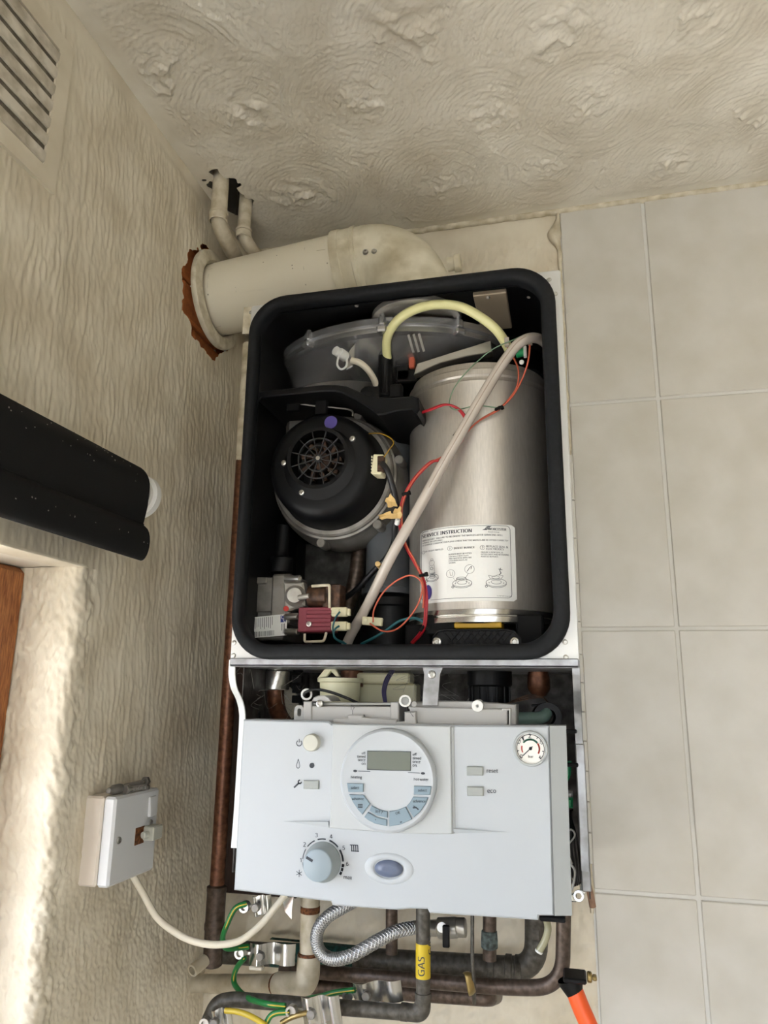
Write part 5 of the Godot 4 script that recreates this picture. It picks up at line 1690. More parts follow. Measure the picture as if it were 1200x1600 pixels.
# ---------------------------------------------------------------- hoses and wiring
func build_flexible():
	var m := Mb.new()
	m.sweep(curve([Vector3(-0.2024, 2.0205, 0.2000), Vector3(-0.2013, 2.0329, 0.2120), Vector3(-0.1959, 2.0417, 0.2280), Vector3(-0.1812, 2.0513, 0.2440), Vector3(-0.1604, 2.0600, 0.2500), Vector3(-0.1332, 2.0631, 0.2520), Vector3(-0.1048, 2.0583, 0.2500), Vector3(-0.0816, 2.0445, 0.2460), Vector3(-0.0640, 2.0293, 0.2400), Vector3(-0.0539, 2.0175, 0.2240), Vector3(-0.0506, 2.0123, 0.2100)]), 0.0056, 18)
	solo("yellow_hose", m, mats.yellow_hose, "pale yellow rubber hose arched over the top of the steel drum", "hose", Vector3(-0.2040, 2.0206, 0.2000))

	m = Mb.new()
	m.sweep(curve([Vector3(-0.2434, 2.0170, 0.2220), Vector3(-0.2329, 2.0130, 0.2210), Vector3(-0.2246, 2.0064, 0.2150), Vector3(-0.2192, 1.9983, 0.2070), Vector3(-0.2160, 1.9890, 0.2000)]), 0.0040, 14)
	solo("air_hose", m, mats.cable_white, "short cream tube from the white test nipple down to the black hose tail", "hose", Vector3(-0.2434, 2.0170, 0.2220))

	m = Mb.new()
	var path := curve([Vector3(0.0002, 2.0132, 0.1900), Vector3(-0.0092, 2.0153, 0.2220), Vector3(-0.0201, 2.0131, 0.2420), Vector3(-0.0325, 2.0043, 0.2560), Vector3(-0.0454, 1.9920, 0.2585), Vector3(-0.0710, 1.9537, 0.2600), Vector3(-0.1183, 1.8733, 0.2600), Vector3(-0.1514, 1.8170, 0.2560), Vector3(-0.1856, 1.7674, 0.2400), Vector3(-0.2180, 1.7200, 0.2120), Vector3(-0.2427, 1.6893, 0.1900), Vector3(-0.2546, 1.6714, 0.1800)])
	m.sweep(path, 0.0060, 18)
	var ch := thing("clear_hose", "thick clear plastic hose running diagonally across the front of the steel drum", "hose", Vector3(-0.2546, 1.6714, 0.1800))
	part(ch, "tube", m, mats.clear_hose)
	m = Mb.new()
	var rim := PackedVector3Array()
	for p in path: rim.append(p + Vector3(0.0010, 0.0008, 0.0052))
	m.sweep(rim, 0.0009, 6)
	part(ch, "moulded_line", m, mats.hose_line, "darker line moulded along the hose")

	# the red and orange loom
	var wh := thing("wire_loom", "loom of red and orange wires tied with black cable ties beside the clear hose", "wires", Vector3(-0.1716, 1.6779, 0.1900))
	for k in 2:
		m = Mb.new()
		var s := Vector3(k * 0.0022, -k * 0.0010, k * 0.0012)
		m.sweep(curve([Vector3(-0.1578, 1.9354, 0.2350) + s, Vector3(-0.1441, 1.9348, 0.2440) + s, Vector3(-0.1235, 1.9390, 0.2470) + s, Vector3(-0.1081, 1.9313, 0.2475) + s, Vector3(-0.0996, 1.9153, 0.2475) + s, Vector3(-0.1042, 1.8991, 0.2470) + s, Vector3(-0.1147, 1.8843, 0.2460) + s, Vector3(-0.1278, 1.8738, 0.2460) + s, Vector3(-0.1410, 1.8718, 0.2455) + s, Vector3(-0.1596, 1.8546, 0.2440) + s, Vector3(-0.1719, 1.8381, 0.2380) + s, Vector3(-0.1783, 1.8227, 0.2320) + s, Vector3(-0.1801, 1.8082, 0.2300) + s, Vector3(-0.1740, 1.7835, 0.2300) + s, Vector3(-0.1625, 1.7616, 0.2320) + s, Vector3(-0.1534, 1.7446, 0.2340) + s, Vector3(-0.1492, 1.7268, 0.2340) + s, Vector3(-0.1496, 1.7060, 0.2320) + s, Vector3(-0.1535, 1.6878, 0.2260) + s, Vector3(-0.1690, 1.6737, 0.2100) + s]), 0.0013, 8)
		part(wh, "red_wire", m, mats.red_wire)
	var al := [Vector3(-0.0517, 2.0074, 0.2360), Vector3(-0.0447, 1.9919, 0.2385), Vector3(-0.0402, 1.9759, 0.2380), Vector3(-0.0437, 1.9544, 0.2380), Vector3(-0.0605, 1.9330, 0.2410), Vector3(-0.0841, 1.9182, 0.2445), Vector3(-0.1044, 1.8994, 0.2460), Vector3(-0.1204, 1.8807, 0.2465), Vector3(-0.1407, 1.8698, 0.2470), Vector3(-0.1585, 1.8532, 0.2460), Vector3(-0.1705, 1.8350, 0.2410), Vector3(-0.1752, 1.8178, 0.2360), Vector3(-0.1722, 1.7847, 0.2350), Vector3(-0.1588, 1.7587, 0.2360), Vector3(-0.1507, 1.7334, 0.2370), Vector3(-0.1509, 1.7091, 0.2360)]
	var bl := [Vector3(-0.0261, 2.0040, 0.2440), Vector3(-0.0289, 1.9848, 0.2420), Vector3(-0.0362, 1.9661, 0.2380), Vector3(-0.0482, 1.9449, 0.2395), Vector3(-0.0654, 1.9280, 0.2430), Vector3(-0.0876, 1.9149, 0.2460), Vector3(-0.1050, 1.8969, 0.2470)]
	for q in [al, bl]:
		m = Mb.new()
		m.sweep(curve(q), 0.0010, 8)
		part(wh, "orange_wire", m, mats.orange_wire)
	for t in [[Vector3(-0.0640, 1.9302, 0.2430), 0.5], [Vector3(-0.1114, 1.9019, 0.2470), 0.9], [Vector3(-0.1516, 1.7449, 0.2360), 0.2], [Vector3(-0.1705, 1.8372, 0.2410), 0.2], [Vector3(-0.1534, 1.6877, 0.2270), 0.8]]:
		m = Mb.new()
		m.box(t[0], Vector3(0.0075, 0.0032, 0.0062), 0.0008, Basis(Vector3.BACK, t[1]))
		m.box(t[0] + Vector3(0.0045, 0.0012, 0), Vector3(0.0038, 0.0046, 0.0042), 0.0006, Basis(Vector3.BACK, t[1]))
		part(wh, "cable_tie", m, mats.black_matt)

	m = Mb.new()
	m.sweep(curve([Vector3(-0.0137, 2.0349, 0.2000), Vector3(-0.0277, 2.0272, 0.2250), Vector3(-0.0462, 2.0137, 0.2400), Vector3(-0.0695, 2.0029, 0.2425), Vector3(-0.0941, 1.9828, 0.2430), Vector3(-0.1120, 1.9613, 0.2435), Vector3(-0.1186, 1.9409, 0.2450), Vector3(-0.1107, 1.9305, 0.2500), Vector3(-0.0875, 1.9356, 0.2440), Vector3(-0.0654, 1.9322, 0.2420)]), 0.0007, 7)
	solo("green_wire", m, mats.green_wire, "thin grey green wire looping over the top of the steel drum", "wire", Vector3(-0.0137, 2.0349, 0.2000))
	m = Mb.new()
	m.sweep(curve([Vector3(-0.2131, 1.6966, 0.2120), Vector3(-0.2113, 1.7084, 0.2170), Vector3(-0.2047, 1.7217, 0.2200), Vector3(-0.1949, 1.7326, 0.2240), Vector3(-0.1804, 1.7415, 0.2300), Vector3(-0.1647, 1.7448, 0.2390), Vector3(-0.1544, 1.7401, 0.2400), Vector3(-0.1509, 1.7309, 0.2400), Vector3(-0.1548, 1.7159, 0.2380), Vector3(-0.1660, 1.7006, 0.2320), Vector3(-0.1832, 1.6877, 0.2220), Vector3(-0.2013, 1.6863, 0.2140), Vector3(-0.2172, 1.6954, 0.2105)]), 0.0010, 8)
	solo("orange_lead", m, mats.orange_wire, "single orange lead looped at the foot of the drum", "wire", Vector3(-0.2131, 1.6966, 0.2120))
	m = Mb.new()
	m.sweep(curve([Vector3(-0.2481, 1.7071, 0.2275), Vector3(-0.2521, 1.6996, 0.2310), Vector3(-0.2545, 1.6881, 0.2320), Vector3(-0.2521, 1.6777, 0.2290), Vector3(-0.2436, 1.6731, 0.2220)]), 0.0011, 8)
	m.sweep(curve([Vector3(-0.2484, 1.6913, 0.2275), Vector3(-0.2525, 1.6867, 0.2310), Vector3(-0.2533, 1.6790, 0.2300), Vector3(-0.2487, 1.6744, 0.2250), Vector3(-0.2419, 1.6718, 0.2200)]), 0.0011, 8)
	solo("teal_wires", m, mats.teal_wire, "two teal wires curving down from the cream plugs of the gas valve", "wires", Vector3(-0.2521, 1.6777, 0.2290))
	m = Mb.new()
	m.sweep(curve([Vector3(-0.2295, 1.6731, 0.2000), Vector3(-0.2124, 1.6797, 0.2080), Vector3(-0.1966, 1.6879, 0.2120), Vector3(-0.1810, 1.6974, 0.2160), Vector3(-0.1634, 1.6996, 0.2200), Vector3(-0.1533, 1.6953, 0.2200)]), 0.0017, 8)
	solo("teal_cable", m, mats.teal_wire, "dark teal cable passing under the orange lead at the chamber floor", "wire", Vector3(-0.2295, 1.6731, 0.2000))
	m = Mb.new()
	m.sweep(curve([Vector3(-0.1973, 1.8746, 0.2430), Vector3(-0.1912, 1.8664, 0.2460), Vector3(-0.1865, 1.8526, 0.2430), Vector3(-0.1827, 1.8347, 0.2360), Vector3(-0.1829, 1.8201, 0.2280), Vector3(-0.1873, 1.8037, 0.2180), Vector3(-0.1917, 1.7891, 0.2050), Vector3(-0.2032, 1.7730, 0.1950), Vector3(-0.2234, 1.7568, 0.1850), Vector3(-0.2440, 1.7382, 0.1780), Vector3(-0.2623, 1.7287, 0.1700)]), 0.0034, 12)
	var fc := solo("fan_cable", m, mats.black_cable, "black sheathed cable hanging from the cream socket of the fan", "cable", Vector3(-0.1973, 1.8746, 0.2430))
	m = Mb.new()   # crumpled masking tape tags
	var tp := [[Vector3(-0.1875, 1.8299, 0.2380), 0.011, 0.014, 0.5], [Vector3(-0.1925, 1.8136, 0.2380), 0.017, 0.0075, 0.1], [Vector3(-0.1794, 1.8156, 0.2400), 0.009, 0.014, -0.35]]
	for t in tp:
		var b := Basis(Vector3.BACK, t[3])
		var lo := []
		for r in 2:
			var lp := PackedVector3Array()
			for i in 12:
				var an := TAU * i / 12
				var wob := 1.0 + 0.25 * sin(i * 2.3 + t[1] * 900.0)
				lp.append(t[0] + b * Vector3(cos(an) * t[1] * 0.55 * wob, sin(an) * t[2] * 0.55 * wob, sin(an * 2.0) * 0.002 + r * 0.001))
			lo.append(lp)
		m.skin(lo, false, true, true)
	part(fc, "tape_tag", m, mats.tape, "torn tan masking tape tags")
	m = Mb.new()
	m.rod(Vector3(-0.1805, 1.8027, 0.2380), Vector3(-0.1782, 1.8084, 0.2420), 0.0030, 14, 0.001)
	part(fc, "tie_end", m, mats.white_soft)
	m = Mb.new()
	m.sweep(curve([Vector3(-0.2247, 1.9221, 0.2150), Vector3(-0.2075, 1.9199, 0.2200), Vector3(-0.1934, 1.9120, 0.2260), Vector3(-0.1865, 1.9023, 0.2320), Vector3(-0.1899, 1.8913, 0.2400), Vector3(-0.1951, 1.8822, 0.2430)]), 0.0007, 7)
	part(fc, "yellow_wire", m, mats.yellow_wire)

	m = Mb.new()
	m.sweep(curve([Vector3(-0.2852, 1.6126, 0.2350), Vector3(-0.2807, 1.6181, 0.2400), Vector3(-0.2705, 1.6216, 0.2400), Vector3(-0.2548, 1.6191, 0.2360), Vector3(-0.2382, 1.6132, 0.2300), Vector3(-0.2243, 1.6065, 0.2220)]), 0.0016, 8)
	var gw := solo("grey_lead", m, mats.black_cable, "grey lead arching over the plastic housing above the panel", "wire", Vector3(-0.2243, 1.6065, 0.2220))
	m = Mb.new()
	m.ring(Vector3(-0.2820, 1.6160, 0.2340), Vector3(-0.2809, 1.6161, 0.2370), 0.0064, 0.0042, 20)
	part(gw, "eyelet", m, mats.white_soft)
	m = Mb.new()
	for k in 3: m.sweep(curve([Vector3(-0.2031, 1.6456, 0.1600) + Vector3(k * 0.002, 0, 0), Vector3(-0.2059, 1.6335, 0.1800) + Vector3(k * 0.002, 0, 0), Vector3(-0.2039, 1.6205, 0.2000) + Vector3(k * 0.0015, 0, 0), Vector3(-0.1990, 1.6068, 0.2100) + Vector3(k * 0.001, 0, 0)]), 0.0012, 7)
	solo("violet_wires", m, mats.purple_wire, "bundle of dull violet wires entering the gap above the panel", "wires", Vector3(-0.1990, 1.6068, 0.2100))
	m = Mb.new()
	m.sweep(curve([Vector3(-0.3875, 1.6339, 0.1600), Vector3(-0.3729, 1.6186, 0.1700), Vector3(-0.3628, 1.6039, 0.1800), Vector3(-0.3543, 1.5860, 0.1900)]), 0.0016, 7)
	solo("black_lead", m, mats.black_cable, "thin black lead in the cobwebs left of the copper bend", "wire", Vector3(-0.3543, 1.5860, 0.1900))


# ---------------------------------------------------------------- flue and pipework
func collar_ring(m: Mb, a: Vector3, axis: Vector3, r: float, w: float):
	m.lathe(a - axis * w * 0.5, axis, [Vector2(r - 0.0012, 0), Vector2(r, 0.0006), Vector2(r, w - 0.0006), Vector2(r - 0.0012, w)], 20)


func build_pipes():
	# flue: collar at the left wall, tube, elbow down into the boiler
	var fl := thing("flue_pipe", "fat cream flue pipe running from the left wall to an elbow above the boiler", "flue", Vector3(-0.33, 2.08, 0.105))
	var m := Mb.new()
	var f0 := Vector3(WX - 0.02, 2.192, 0.105)
	var f1 := Vector3(-0.292, 2.2180, 0.105)
	var ax := (f1 - f0).normalized()
	m.lathe(f0, ax, [Vector2(0.053, 0), Vector2(0.0530, 0.235), Vector2(0.04, 0.235)], 64)
	part(fl, "tube", m, mats.flue_speck)
	m = Mb.new()
	m.lathe(Vector3(WX + 0.004, 2.190, 0.112), Vector3(1, 0.05, 0), [Vector2(0.048, -0.004), Vector2(0.073, -0.004), Vector2(0.0745, 0.000), Vector2(0.0735, 0.004), Vector2(0.070, 0.006), Vector2(0.058, 0.007), Vector2(0.0545, 0.004), Vector2(0.0535, 0.000)], 64)
	part(fl, "wall_collar", m, mats.old_white, "round cream wall collar")
	m = Mb.new()
	var e0 := Vector3(-0.275, 2.2205, 0.105)
	var ctr := Vector3(-0.2555, 2.158, 0.105)
	var path := PackedVector3Array([e0 + ax * -0.004, e0, e0 + ax * 0.02])
	path = PackedVector3Array()
	for i in 5: path.append(e0.lerp(Vector3(-0.2555, 2.2228, 0.105), i / 4.0))
	for i in range(1, 15):
		var an := deg_to_rad(90.0 - 90.0 * i / 14.0)
		path.append(Vector3(-0.2555, 2.158, 0.105) + Vector3(cos(an) * 0.0655, sin(an) * 0.0655, 0))
	path.append(Vector3(-0.190, 2.0835, 0.105))
	m.sweep(path, 0.0545, 48)
	part(fl, "elbow", m, mats.flue)
	m = Mb.new()
	m.lathe(f1 - ax * 0.008, ax, [Vector2(0.053, 0), Vector2(0.0570, 0.0005), Vector2(0.0575, 0.002), Vector2(0.0575, 0.0125), Vector2(0.0562, 0.014), Vector2(0.0562, 0.030), Vector2(0.0572, 0.031), Vector2(0.0572, 0.0355), Vector2(0.0545, 0.037)], 64)
	var bd := part(fl, "socket_band", m, mats.flue)
	for p in [Vector3(-0.2462, 2.2083, 0.1580), Vector3(-0.2337, 2.2082, 0.1570)]: screw(bd, p, Vector3(0, 0.12, 1), 0.0042, mats.zinc, "screw", 0.0026)
	screw(bd, Vector3(-0.4932, 2.2003, 0.1550), Vector3(0, 0.1, 1), 0.0035, mats.zinc)
	m = Mb.new()
	m.lathe(Vector3(-0.140, 2.2071, 0.105), Vector3(1, 0.04, 0.0), [Vector2(0.010, 0), Vector2(0.010, 0.009), Vector2(0.0125, 0.0095), Vector2(0.0128, 0.0175), Vector2(0.0118, 0.019), Vector2(0, 0.019)], 26)
	part(fl, "test_plug", m, mats.flue, "small round plug on the elbow")

	# two waste pipes through the ceiling
	var k := 0
	for w in [[Vector3(-0.4615, CE + 0.30, 0.180), 2.272, Vector3(-0.4815, 2.2635, 0.012), 0.0118, "thicker cream waste pipe through the ceiling hole, nearer the left wall"],
			[Vector3(-0.4460, CE + 0.30, 0.128), 2.277, Vector3(-0.4240, 2.2660, 0.010), 0.0100, "thinner cream waste pipe through the ceiling hole, nearer the tiles"]]:
		m = Mb.new()
		var b := Vector3(w[0].x + 0.0005, w[1], w[0].z)
		m.sweep(bend([w[0], b, w[2]], 0.022, 10), w[3], 20)
		var wp := solo("waste_pipe", m, mats.pipe_white, w[4], "pipe", w[2], "waste pipes at the ceiling")
		m = Mb.new()
		m.lathe(b + Vector3(0, 0.002, 0), Vector3.UP, [Vector2(w[3], 0), Vector2(w[3] + 0.0014, 0.001), Vector2(w[3] + 0.0014, 0.010), Vector2(w[3] + 0.0026, 0.0105), Vector2(w[3] + 0.0024, 0.014), Vector2(w[3], 0.0145)], 24)
		part(wp, "socket", m, mats.pipe_white)
		k += 1

	# riser in the corner: painted above, bare copper below
	m = Mb.new()
	var rx := -0.4385
	m.sweep(PackedVector3Array([Vector3(rx, 1.3740, 0.1), Vector3(rx, 1.9457, 0.1)]), 0.0092, 18)
	var rs := solo("copper_riser", m, mats.copper, "upright brown copper pipe between the left wall and the boiler", "pipe", Vector3(rx, 1.3, 0.1))
	m = Mb.new()
	var rp := PackedVector3Array()
	var rr := PackedFloat32Array()
	var nz := fbm(40.0, 3, 61)
	for i in 40:
		var y := lerpf(1.9361, 2.118, i / 39.0)
		rp.append(Vector3(rx + nz.get_noise_1d(y) * 0.001, y, 0.1))
		rr.append(0.0096 + nz.get_noise_1d(y + 5.0) * 0.0012)
	m.sweep(rp, rr, 18)
	part(rs, "painted_length", m, mats.caulk, "upper length caked in cream paint")
	m = Mb.new()
	m.lathe(Vector3(rx, 1.3514, 0.1), Vector3.UP, [Vector2(0.0092, -0.060), Vector2(0.0118, -0.058), Vector2(0.0118, -0.020), Vector2(0.0126, -0.018), Vector2(0.0126, -0.012), Vector2(0.0118, -0.010), Vector2(0.0118, 0.024), Vector2(0.0124, 0.025), Vector2(0.0124, 0.030), Vector2(0.0092, 0.032)], 22)
	part(rs, "coupling", m, mats.copper_dark)
	m = Mb.new()
	m.b2(Vector3(-0.4654, 1.3539, 0.0220) + Vector3(0, 0, -0.019), Vector3(-0.3605, 1.9234, 0.022), 0.002)
	solo("mounting_board", m, mats.board, "dark brown timber board on the wall behind the boiler's left edge", "board", Vector3(-0.4756, 1.3481, 0.0000))

	# condensate waste in white plastic
	m = Mb.new()
	var wz := 0.15
	m.sweep(bend([Vector3(-0.5168, 1.2401, 0.0200), Vector3(-0.2981, 1.3011, wz), Vector3(-0.2981, 1.44, wz)], 0.024), 0.0108, 22)
	var cw := solo("condensate_pipe", m, mats.pipe_white, "stained white plastic waste pipe with an elbow under the control panel", "pipe", Vector3(-0.2981, 1.3011, wz))
	m = Mb.new()
	m.sweep(bend([Vector3(-0.3427, 1.2884, 0.1220), Vector3(-0.2981, 1.3011, wz), Vector3(-0.2981, 1.3312, wz)], 0.022), 0.0132, 22)
	part(cw, "elbow", m, mats.pipe_white)
	m = Mb.new()
	collar_ring(m, Vector3(-0.3447, 1.2879, 0.1210), (Vector3(-0.2981, 1.3018, 0.1500) - Vector3(-0.3447, 1.2879, 0.1210)).normalized(), 0.0122, 0.005)
	part(cw, "rust_stain", m, mats.rust, "brown rust stain at a joint")
	m = Mb.new()
	collar_ring(m, Vector3(-0.2981, 1.3325, wz), Vector3.UP, 0.0122, 0.004)
	part(cw, "rust_stain", m, mats.rust, "brown rust stain at a joint")
	m = Mb.new()
	collar_ring(m, Vector3(-0.2981, 1.3783, wz), Vector3.UP, 0.0111, 0.008)
	part(cw, "rust_stain", m, mats.rust, "brown rust stain at a joint")

	# big horizontal pipe at the wall and its upturn
	m = Mb.new()
	m.sweep(bend([Vector3(-0.4600, 1.2950, 0.0600), Vector3(-0.0516, 1.3095, 0.0600), Vector3(-0.0489, 1.3846, 0.0600)], 0.03), 0.0135, 22)
	var bp := solo("main_pipe", m, mats.pipe_grey, "thick tarnished horizontal pipe along the wall, turning up at its right end", "pipe", Vector3(-0.0516, 1.3095, 0.0600))
	for p in [Vector3(-0.1031, 1.3082, 0.0600), Vector3(-0.0831, 1.3087, 0.0600), Vector3(-0.0720, 1.3090, 0.0600), Vector3(-0.2647, 1.3023, 0.0600), Vector3(-0.0505, 1.3389, 0.0600), Vector3(-0.0501, 1.3504, 0.0600)]:
		m = Mb.new()
		collar_ring(m, p, Vector3.RIGHT if p.y < 1.366 else Vector3.UP, 0.0148, 0.008)
		part(bp, "joint", m, mats.pipe_grey)
	m = Mb.new()
	m.lathe(Vector3(-0.3771, 1.2984, 0.0600), (Vector3(-0.2769, 1.3020, 0.0600) - Vector3(-0.3771, 1.2984, 0.0600)).normalized(), [Vector2(0.0135, 0), Vector2(0.0139, 0.001), Vector2(0.0141, 0.09), Vector2(0.0137, 0.112), Vector2(0.0135, 0.113)], 22)
	part(bp, "verdigris", m, mats.verdigris, "blue green corrosion on the pipe")
	m = Mb.new()
	m.b2(Vector3(-0.3999, 1.2997, 0.0040), Vector3(-0.2824, 1.3003, 0.0120), 0.002)
	part(bp, "flux_stain", m, mats.verdigris)

	m = Mb.new()
	m.sweep(bend([Vector3(-0.3523, 1.2935, 0.0900), Vector3(-0.0805, 1.3140, 0.1350), Vector3(-0.0208, 1.3230, 0.1450), Vector3(-0.0156, 1.4104, 0.1450)], 0.062, 14), 0.0078, 20)
	solo("return_pipe", m, mats.copper_dark, "brown copper pipe sweeping up in a wide bend at the right below the panel", "pipe", Vector3(-0.0208, 1.3230, 0.1450))
	m = Mb.new()
	m.sweep(bend([Vector3(-0.3249, 1.2765, 0.0850), Vector3(-0.1035, 1.2866, 0.0900), Vector3(-0.1034, 1.2646, 0.0200)], 0.012), 0.0088, 20)
	solo("lower_pipe", m, mats.copper_dark, "short-ended dark pipe lowest of the three horizontal pipes", "pipe", Vector3(-0.1035, 1.2866, 0.0900))
	m = Mb.new()
	m.sweep(PackedVector3Array([Vector3(-0.2174, 1.3201, 0.0850), Vector3(-0.2180, 1.3856, 0.0850)]), 0.0072, 16)
	solo("drop_pipe", m, mats.copper_dark, "short upright brown pipe behind the braided hose", "pipe", Vector3(-0.2174, 1.3201, 0.0850), "upright pipes under the panel")
	m = Mb.new()
	m.sweep(PackedVector3Array([Vector3(-0.1025, 1.3233, 0.0850), Vector3(-0.1010, 1.3903, 0.0850)]), 0.0078, 16)
	var dp := solo("drop_pipe", m, mats.copper_dark, "short upright pipe with blue green corrosion right of the shut-off valve", "pipe", Vector3(-0.1025, 1.3233, 0.0850), "upright pipes under the panel")
	m = Mb.new()
	m.lathe(Vector3(-0.1022, 1.3352, 0.0850), Vector3.UP, [Vector2(0.0078, 0), Vector2(0.0094, 0.001), Vector2(0.0096, 0.008), Vector2(0.0090, 0.018), Vector2(0.0078, 0.019)], 18)
	part(dp, "verdigris", m, mat("verdigris_pale", c8(118, 134, 132), 0.85, 0, texs["tarnish"], 12.0), "pale blue corrosion at the joint")
	# gas pipe with its yellow tape
	m = Mb.new()
	m.sweep(bend([Vector3(-0.4101, 1.2418, 0.1900), Vector3(-0.3887, 1.2892, 0.1900), Vector3(-0.3716, 1.2940, 0.1900), Vector3(-0.1599, 1.3011, 0.1900), Vector3(-0.1598, 1.4109, 0.1900)], 0.016, 10), 0.0074, 20)
	var gp := solo("gas_pipe", m, mats.pipe_grey, "grey gas pipe with a yellow marker band, turning left at its foot", "pipe", Vector3(-0.1599, 1.3011, 0.1900))
	m = Mb.new()
	collar_ring(m, Vector3(-0.1792, 1.3009, 0.1900), Vector3.RIGHT, 0.0084, 0.008)
	collar_ring(m, Vector3(-0.1599, 1.3173, 0.1900), Vector3.UP, 0.0084, 0.007)
	m.sweep(bend([Vector3(-0.1792, 1.3009, 0.1900), Vector3(-0.1599, 1.3011, 0.1900), Vector3(-0.1599, 1.3173, 0.1900)], 0.016, 10), 0.0081, 20)
	part(gp, "elbow", m, mats.pipe_grey)
	m = Mb.new()
	var gx: float = -0.1598
	var ga: float = 1.3343
	var gb: float = 1.3665
	m.lathe(Vector3(gx, ga, 0.19), Vector3.UP, [Vector2(0.0074, 0), Vector2(0.0077, 0.0001), Vector2(0.0077, gb - ga), Vector2(0.0074, gb - ga)], 26)
	var tape := part(gp, "marker_band", m, mats.gas_label, "yellow band marked GAS")
	m = Mb.new()
	m.split = 2
	for s in [0.0, 1.5]:
		var gm := func(p: Vector2) -> Vector3:
			var an: float = -0.05 + s - p.y / 0.0077
			return Vector3(gx + sin(an) * 0.0079, ga + p.x, 0.19 + cos(an) * 0.0079)
		m.words("GAS", Vector2(0.0035 + s * 0.0125, -0.0034), Vector2(0.0210 + s * 0.0125, -0.0034), gm)
	part(tape, "print", m, mats.ink)

	# braided hose into the shut-off valve
	m = Mb.new()
	var hp := curve([Vector3(-0.2332, 1.4003, 0.1800), Vector3(-0.2482, 1.3934, 0.1900), Vector3(-0.2657, 1.3821, 0.1950), Vector3(-0.2746, 1.3665, 0.1950), Vector3(-0.2712, 1.3514, 0.1950), Vector3(-0.2581, 1.3445, 0.1950), Vector3(-0.2377, 1.3487, 0.1950), Vector3(-0.2086, 1.3643, 0.1900), Vector3(-0.1890, 1.3736, 0.1850), Vector3(-0.1703, 1.3761, 0.1750)], 10)
	m.sweep(hp, 0.0060, 16)
	var bh := solo("braided_hose", m, mats.galvanised, "silver braided hose in a loop under the control panel", "hose", Vector3(-0.2581, 1.3445, 0.1950))
	m = Mb.new()
	var fwd := PackedVector3Array()
	var turns := hp.size()
	for s in [-1.0, 1.0]:
		for st in 7:
			var strand := PackedVector3Array()
			var b := m.frame((hp[1] - hp[0]).normalized())
			var x := b.x
			for i in (turns - 1) * 3 + 1:
				var a := mini(i / 3, turns - 2)
				var p := hp[a].lerp(hp[a + 1], (i - a * 3) / 3.0)
				var d := (hp[a + 1] - hp[a]).normalized()
				x = (x - d * x.dot(d)).normalized()
				var an: float = TAU * st / 7.0 + s * i * 0.21
				strand.append(p + (x * cos(an) + d.cross(x) * sin(an)) * 0.0062)
			m.sweep(strand, 0.0007, 4, 1.0, false)
	part(bh, "braid", m, mats.braid)
	m = Mb.new()
	m.rod(Vector3(-0.1734, 1.3758, 0.1770), Vector3(-0.1677, 1.3766, 0.1740), 0.0066, 18, 0.001)
	part(bh, "ferrule", m, mats.zinc)
	m = Mb.new()
	m.rod(Vector3(-0.1717, 1.3686, 0.1500), Vector3(-0.1511, 1.3702, 0.1500), 0.0085, 6, 0.001)
	m.rod(Vector3(-0.1511, 1.3702, 0.1500), Vector3(-0.1293, 1.3725, 0.1500), 0.0105, 20, 0.001)
	m.rod(Vector3(-0.1314, 1.3724, 0.1500), Vector3(-0.1203, 1.3732, 0.1500), 0.0100, 8, 0.001)
	m.rod(Vector3(-0.1469, 1.3712, 0.1500), Vector3(-0.1435, 1.3768, 0.1700), 0.006, 16, 0.001)
	var sv := solo("shutoff_valve", m, mats.zinc, "dull chrome shut-off valve at the end of the braided hose", "valve", Vector3(-0.1398, 1.3711, 0.1500))
	m = Mb.new()
	m.b2(Vector3(-0.1421, 1.3800, 0.1700), Vector3(-0.1348, 1.3585, 0.1740), 0.001)
	part(sv, "lever", m, mats.black_plastic, "black lever handle")
	m = Mb.new()
	m.sweep(curve([Vector3(-0.0368, 1.4021, 0.1800), Vector3(-0.0334, 1.3984, 0.1900), Vector3(-0.0317, 1.3906, 0.1950), Vector3(-0.0353, 1.3798, 0.1950), Vector3(-0.0413, 1.3701, 0.1950)]), 0.0036, 14)
	var dt := solo("drain_tube", m, mat("drain_tube", c8(150, 146, 118), 0.25), "short clear drain tube with an open end under the panel's right corner", "hose", Vector3(-0.0413, 1.3701, 0.1950))
	m = Mb.new()
	m.ring(Vector3(-0.0409, 1.3707, 0.1950), Vector3(-0.0418, 1.3689, 0.1950), 0.0039, 0.0024, 18)
	part(dt, "open_end", m, mats.white_soft)
	# strap clip over the pipes
	m = Mb.new()
	m.sweep(PackedVector3Array([Vector3(-0.1123, 1.3965, 0.1550), Vector3(-0.1123, 1.3459, 0.1620), Vector3(-0.1112, 1.3279, 0.1620), Vector3(-0.1138, 1.2974, 0.1400)]), 0.0020, 8)
	var pc := solo("pipe_clip", m, mats.pipe_grey, "thin upright rod with a metal clip across the horizontal pipes", "clip", Vector3(-0.1138, 1.2974, 0.1400))
	m = Mb.new()
	m.sweep(curve([Vector3(-0.1191, 1.3319, 0.1580), Vector3(-0.1164, 1.3314, 0.1630), Vector3(-0.1139, 1.3190, 0.1630), Vector3(-0.1133, 1.3132, 0.1580)]), 0.0045, 12, 0.35)
	part(pc, "clip_plate", m, mats.brass)
	m = Mb.new()
	m.ring(Vector3(-0.4432, 1.3014, 0.1100), Vector3(-0.4500, 1.2953, 0.1300), 0.0072, 0.0048, 20)
	solo("pipe_stub", m, mats.pipe_white, "cut white pipe stub poking out of the wall corner at lower left", "pipe", Vector3(-0.4432, 1.3014, 0.1100))

	# filling tap and its orange hose
	m = Mb.new()
	m.b2(Vector3(-0.0189, 1.3469, 0.1600), Vector3(0.0037, 1.3419, 0.1900), 0.002)
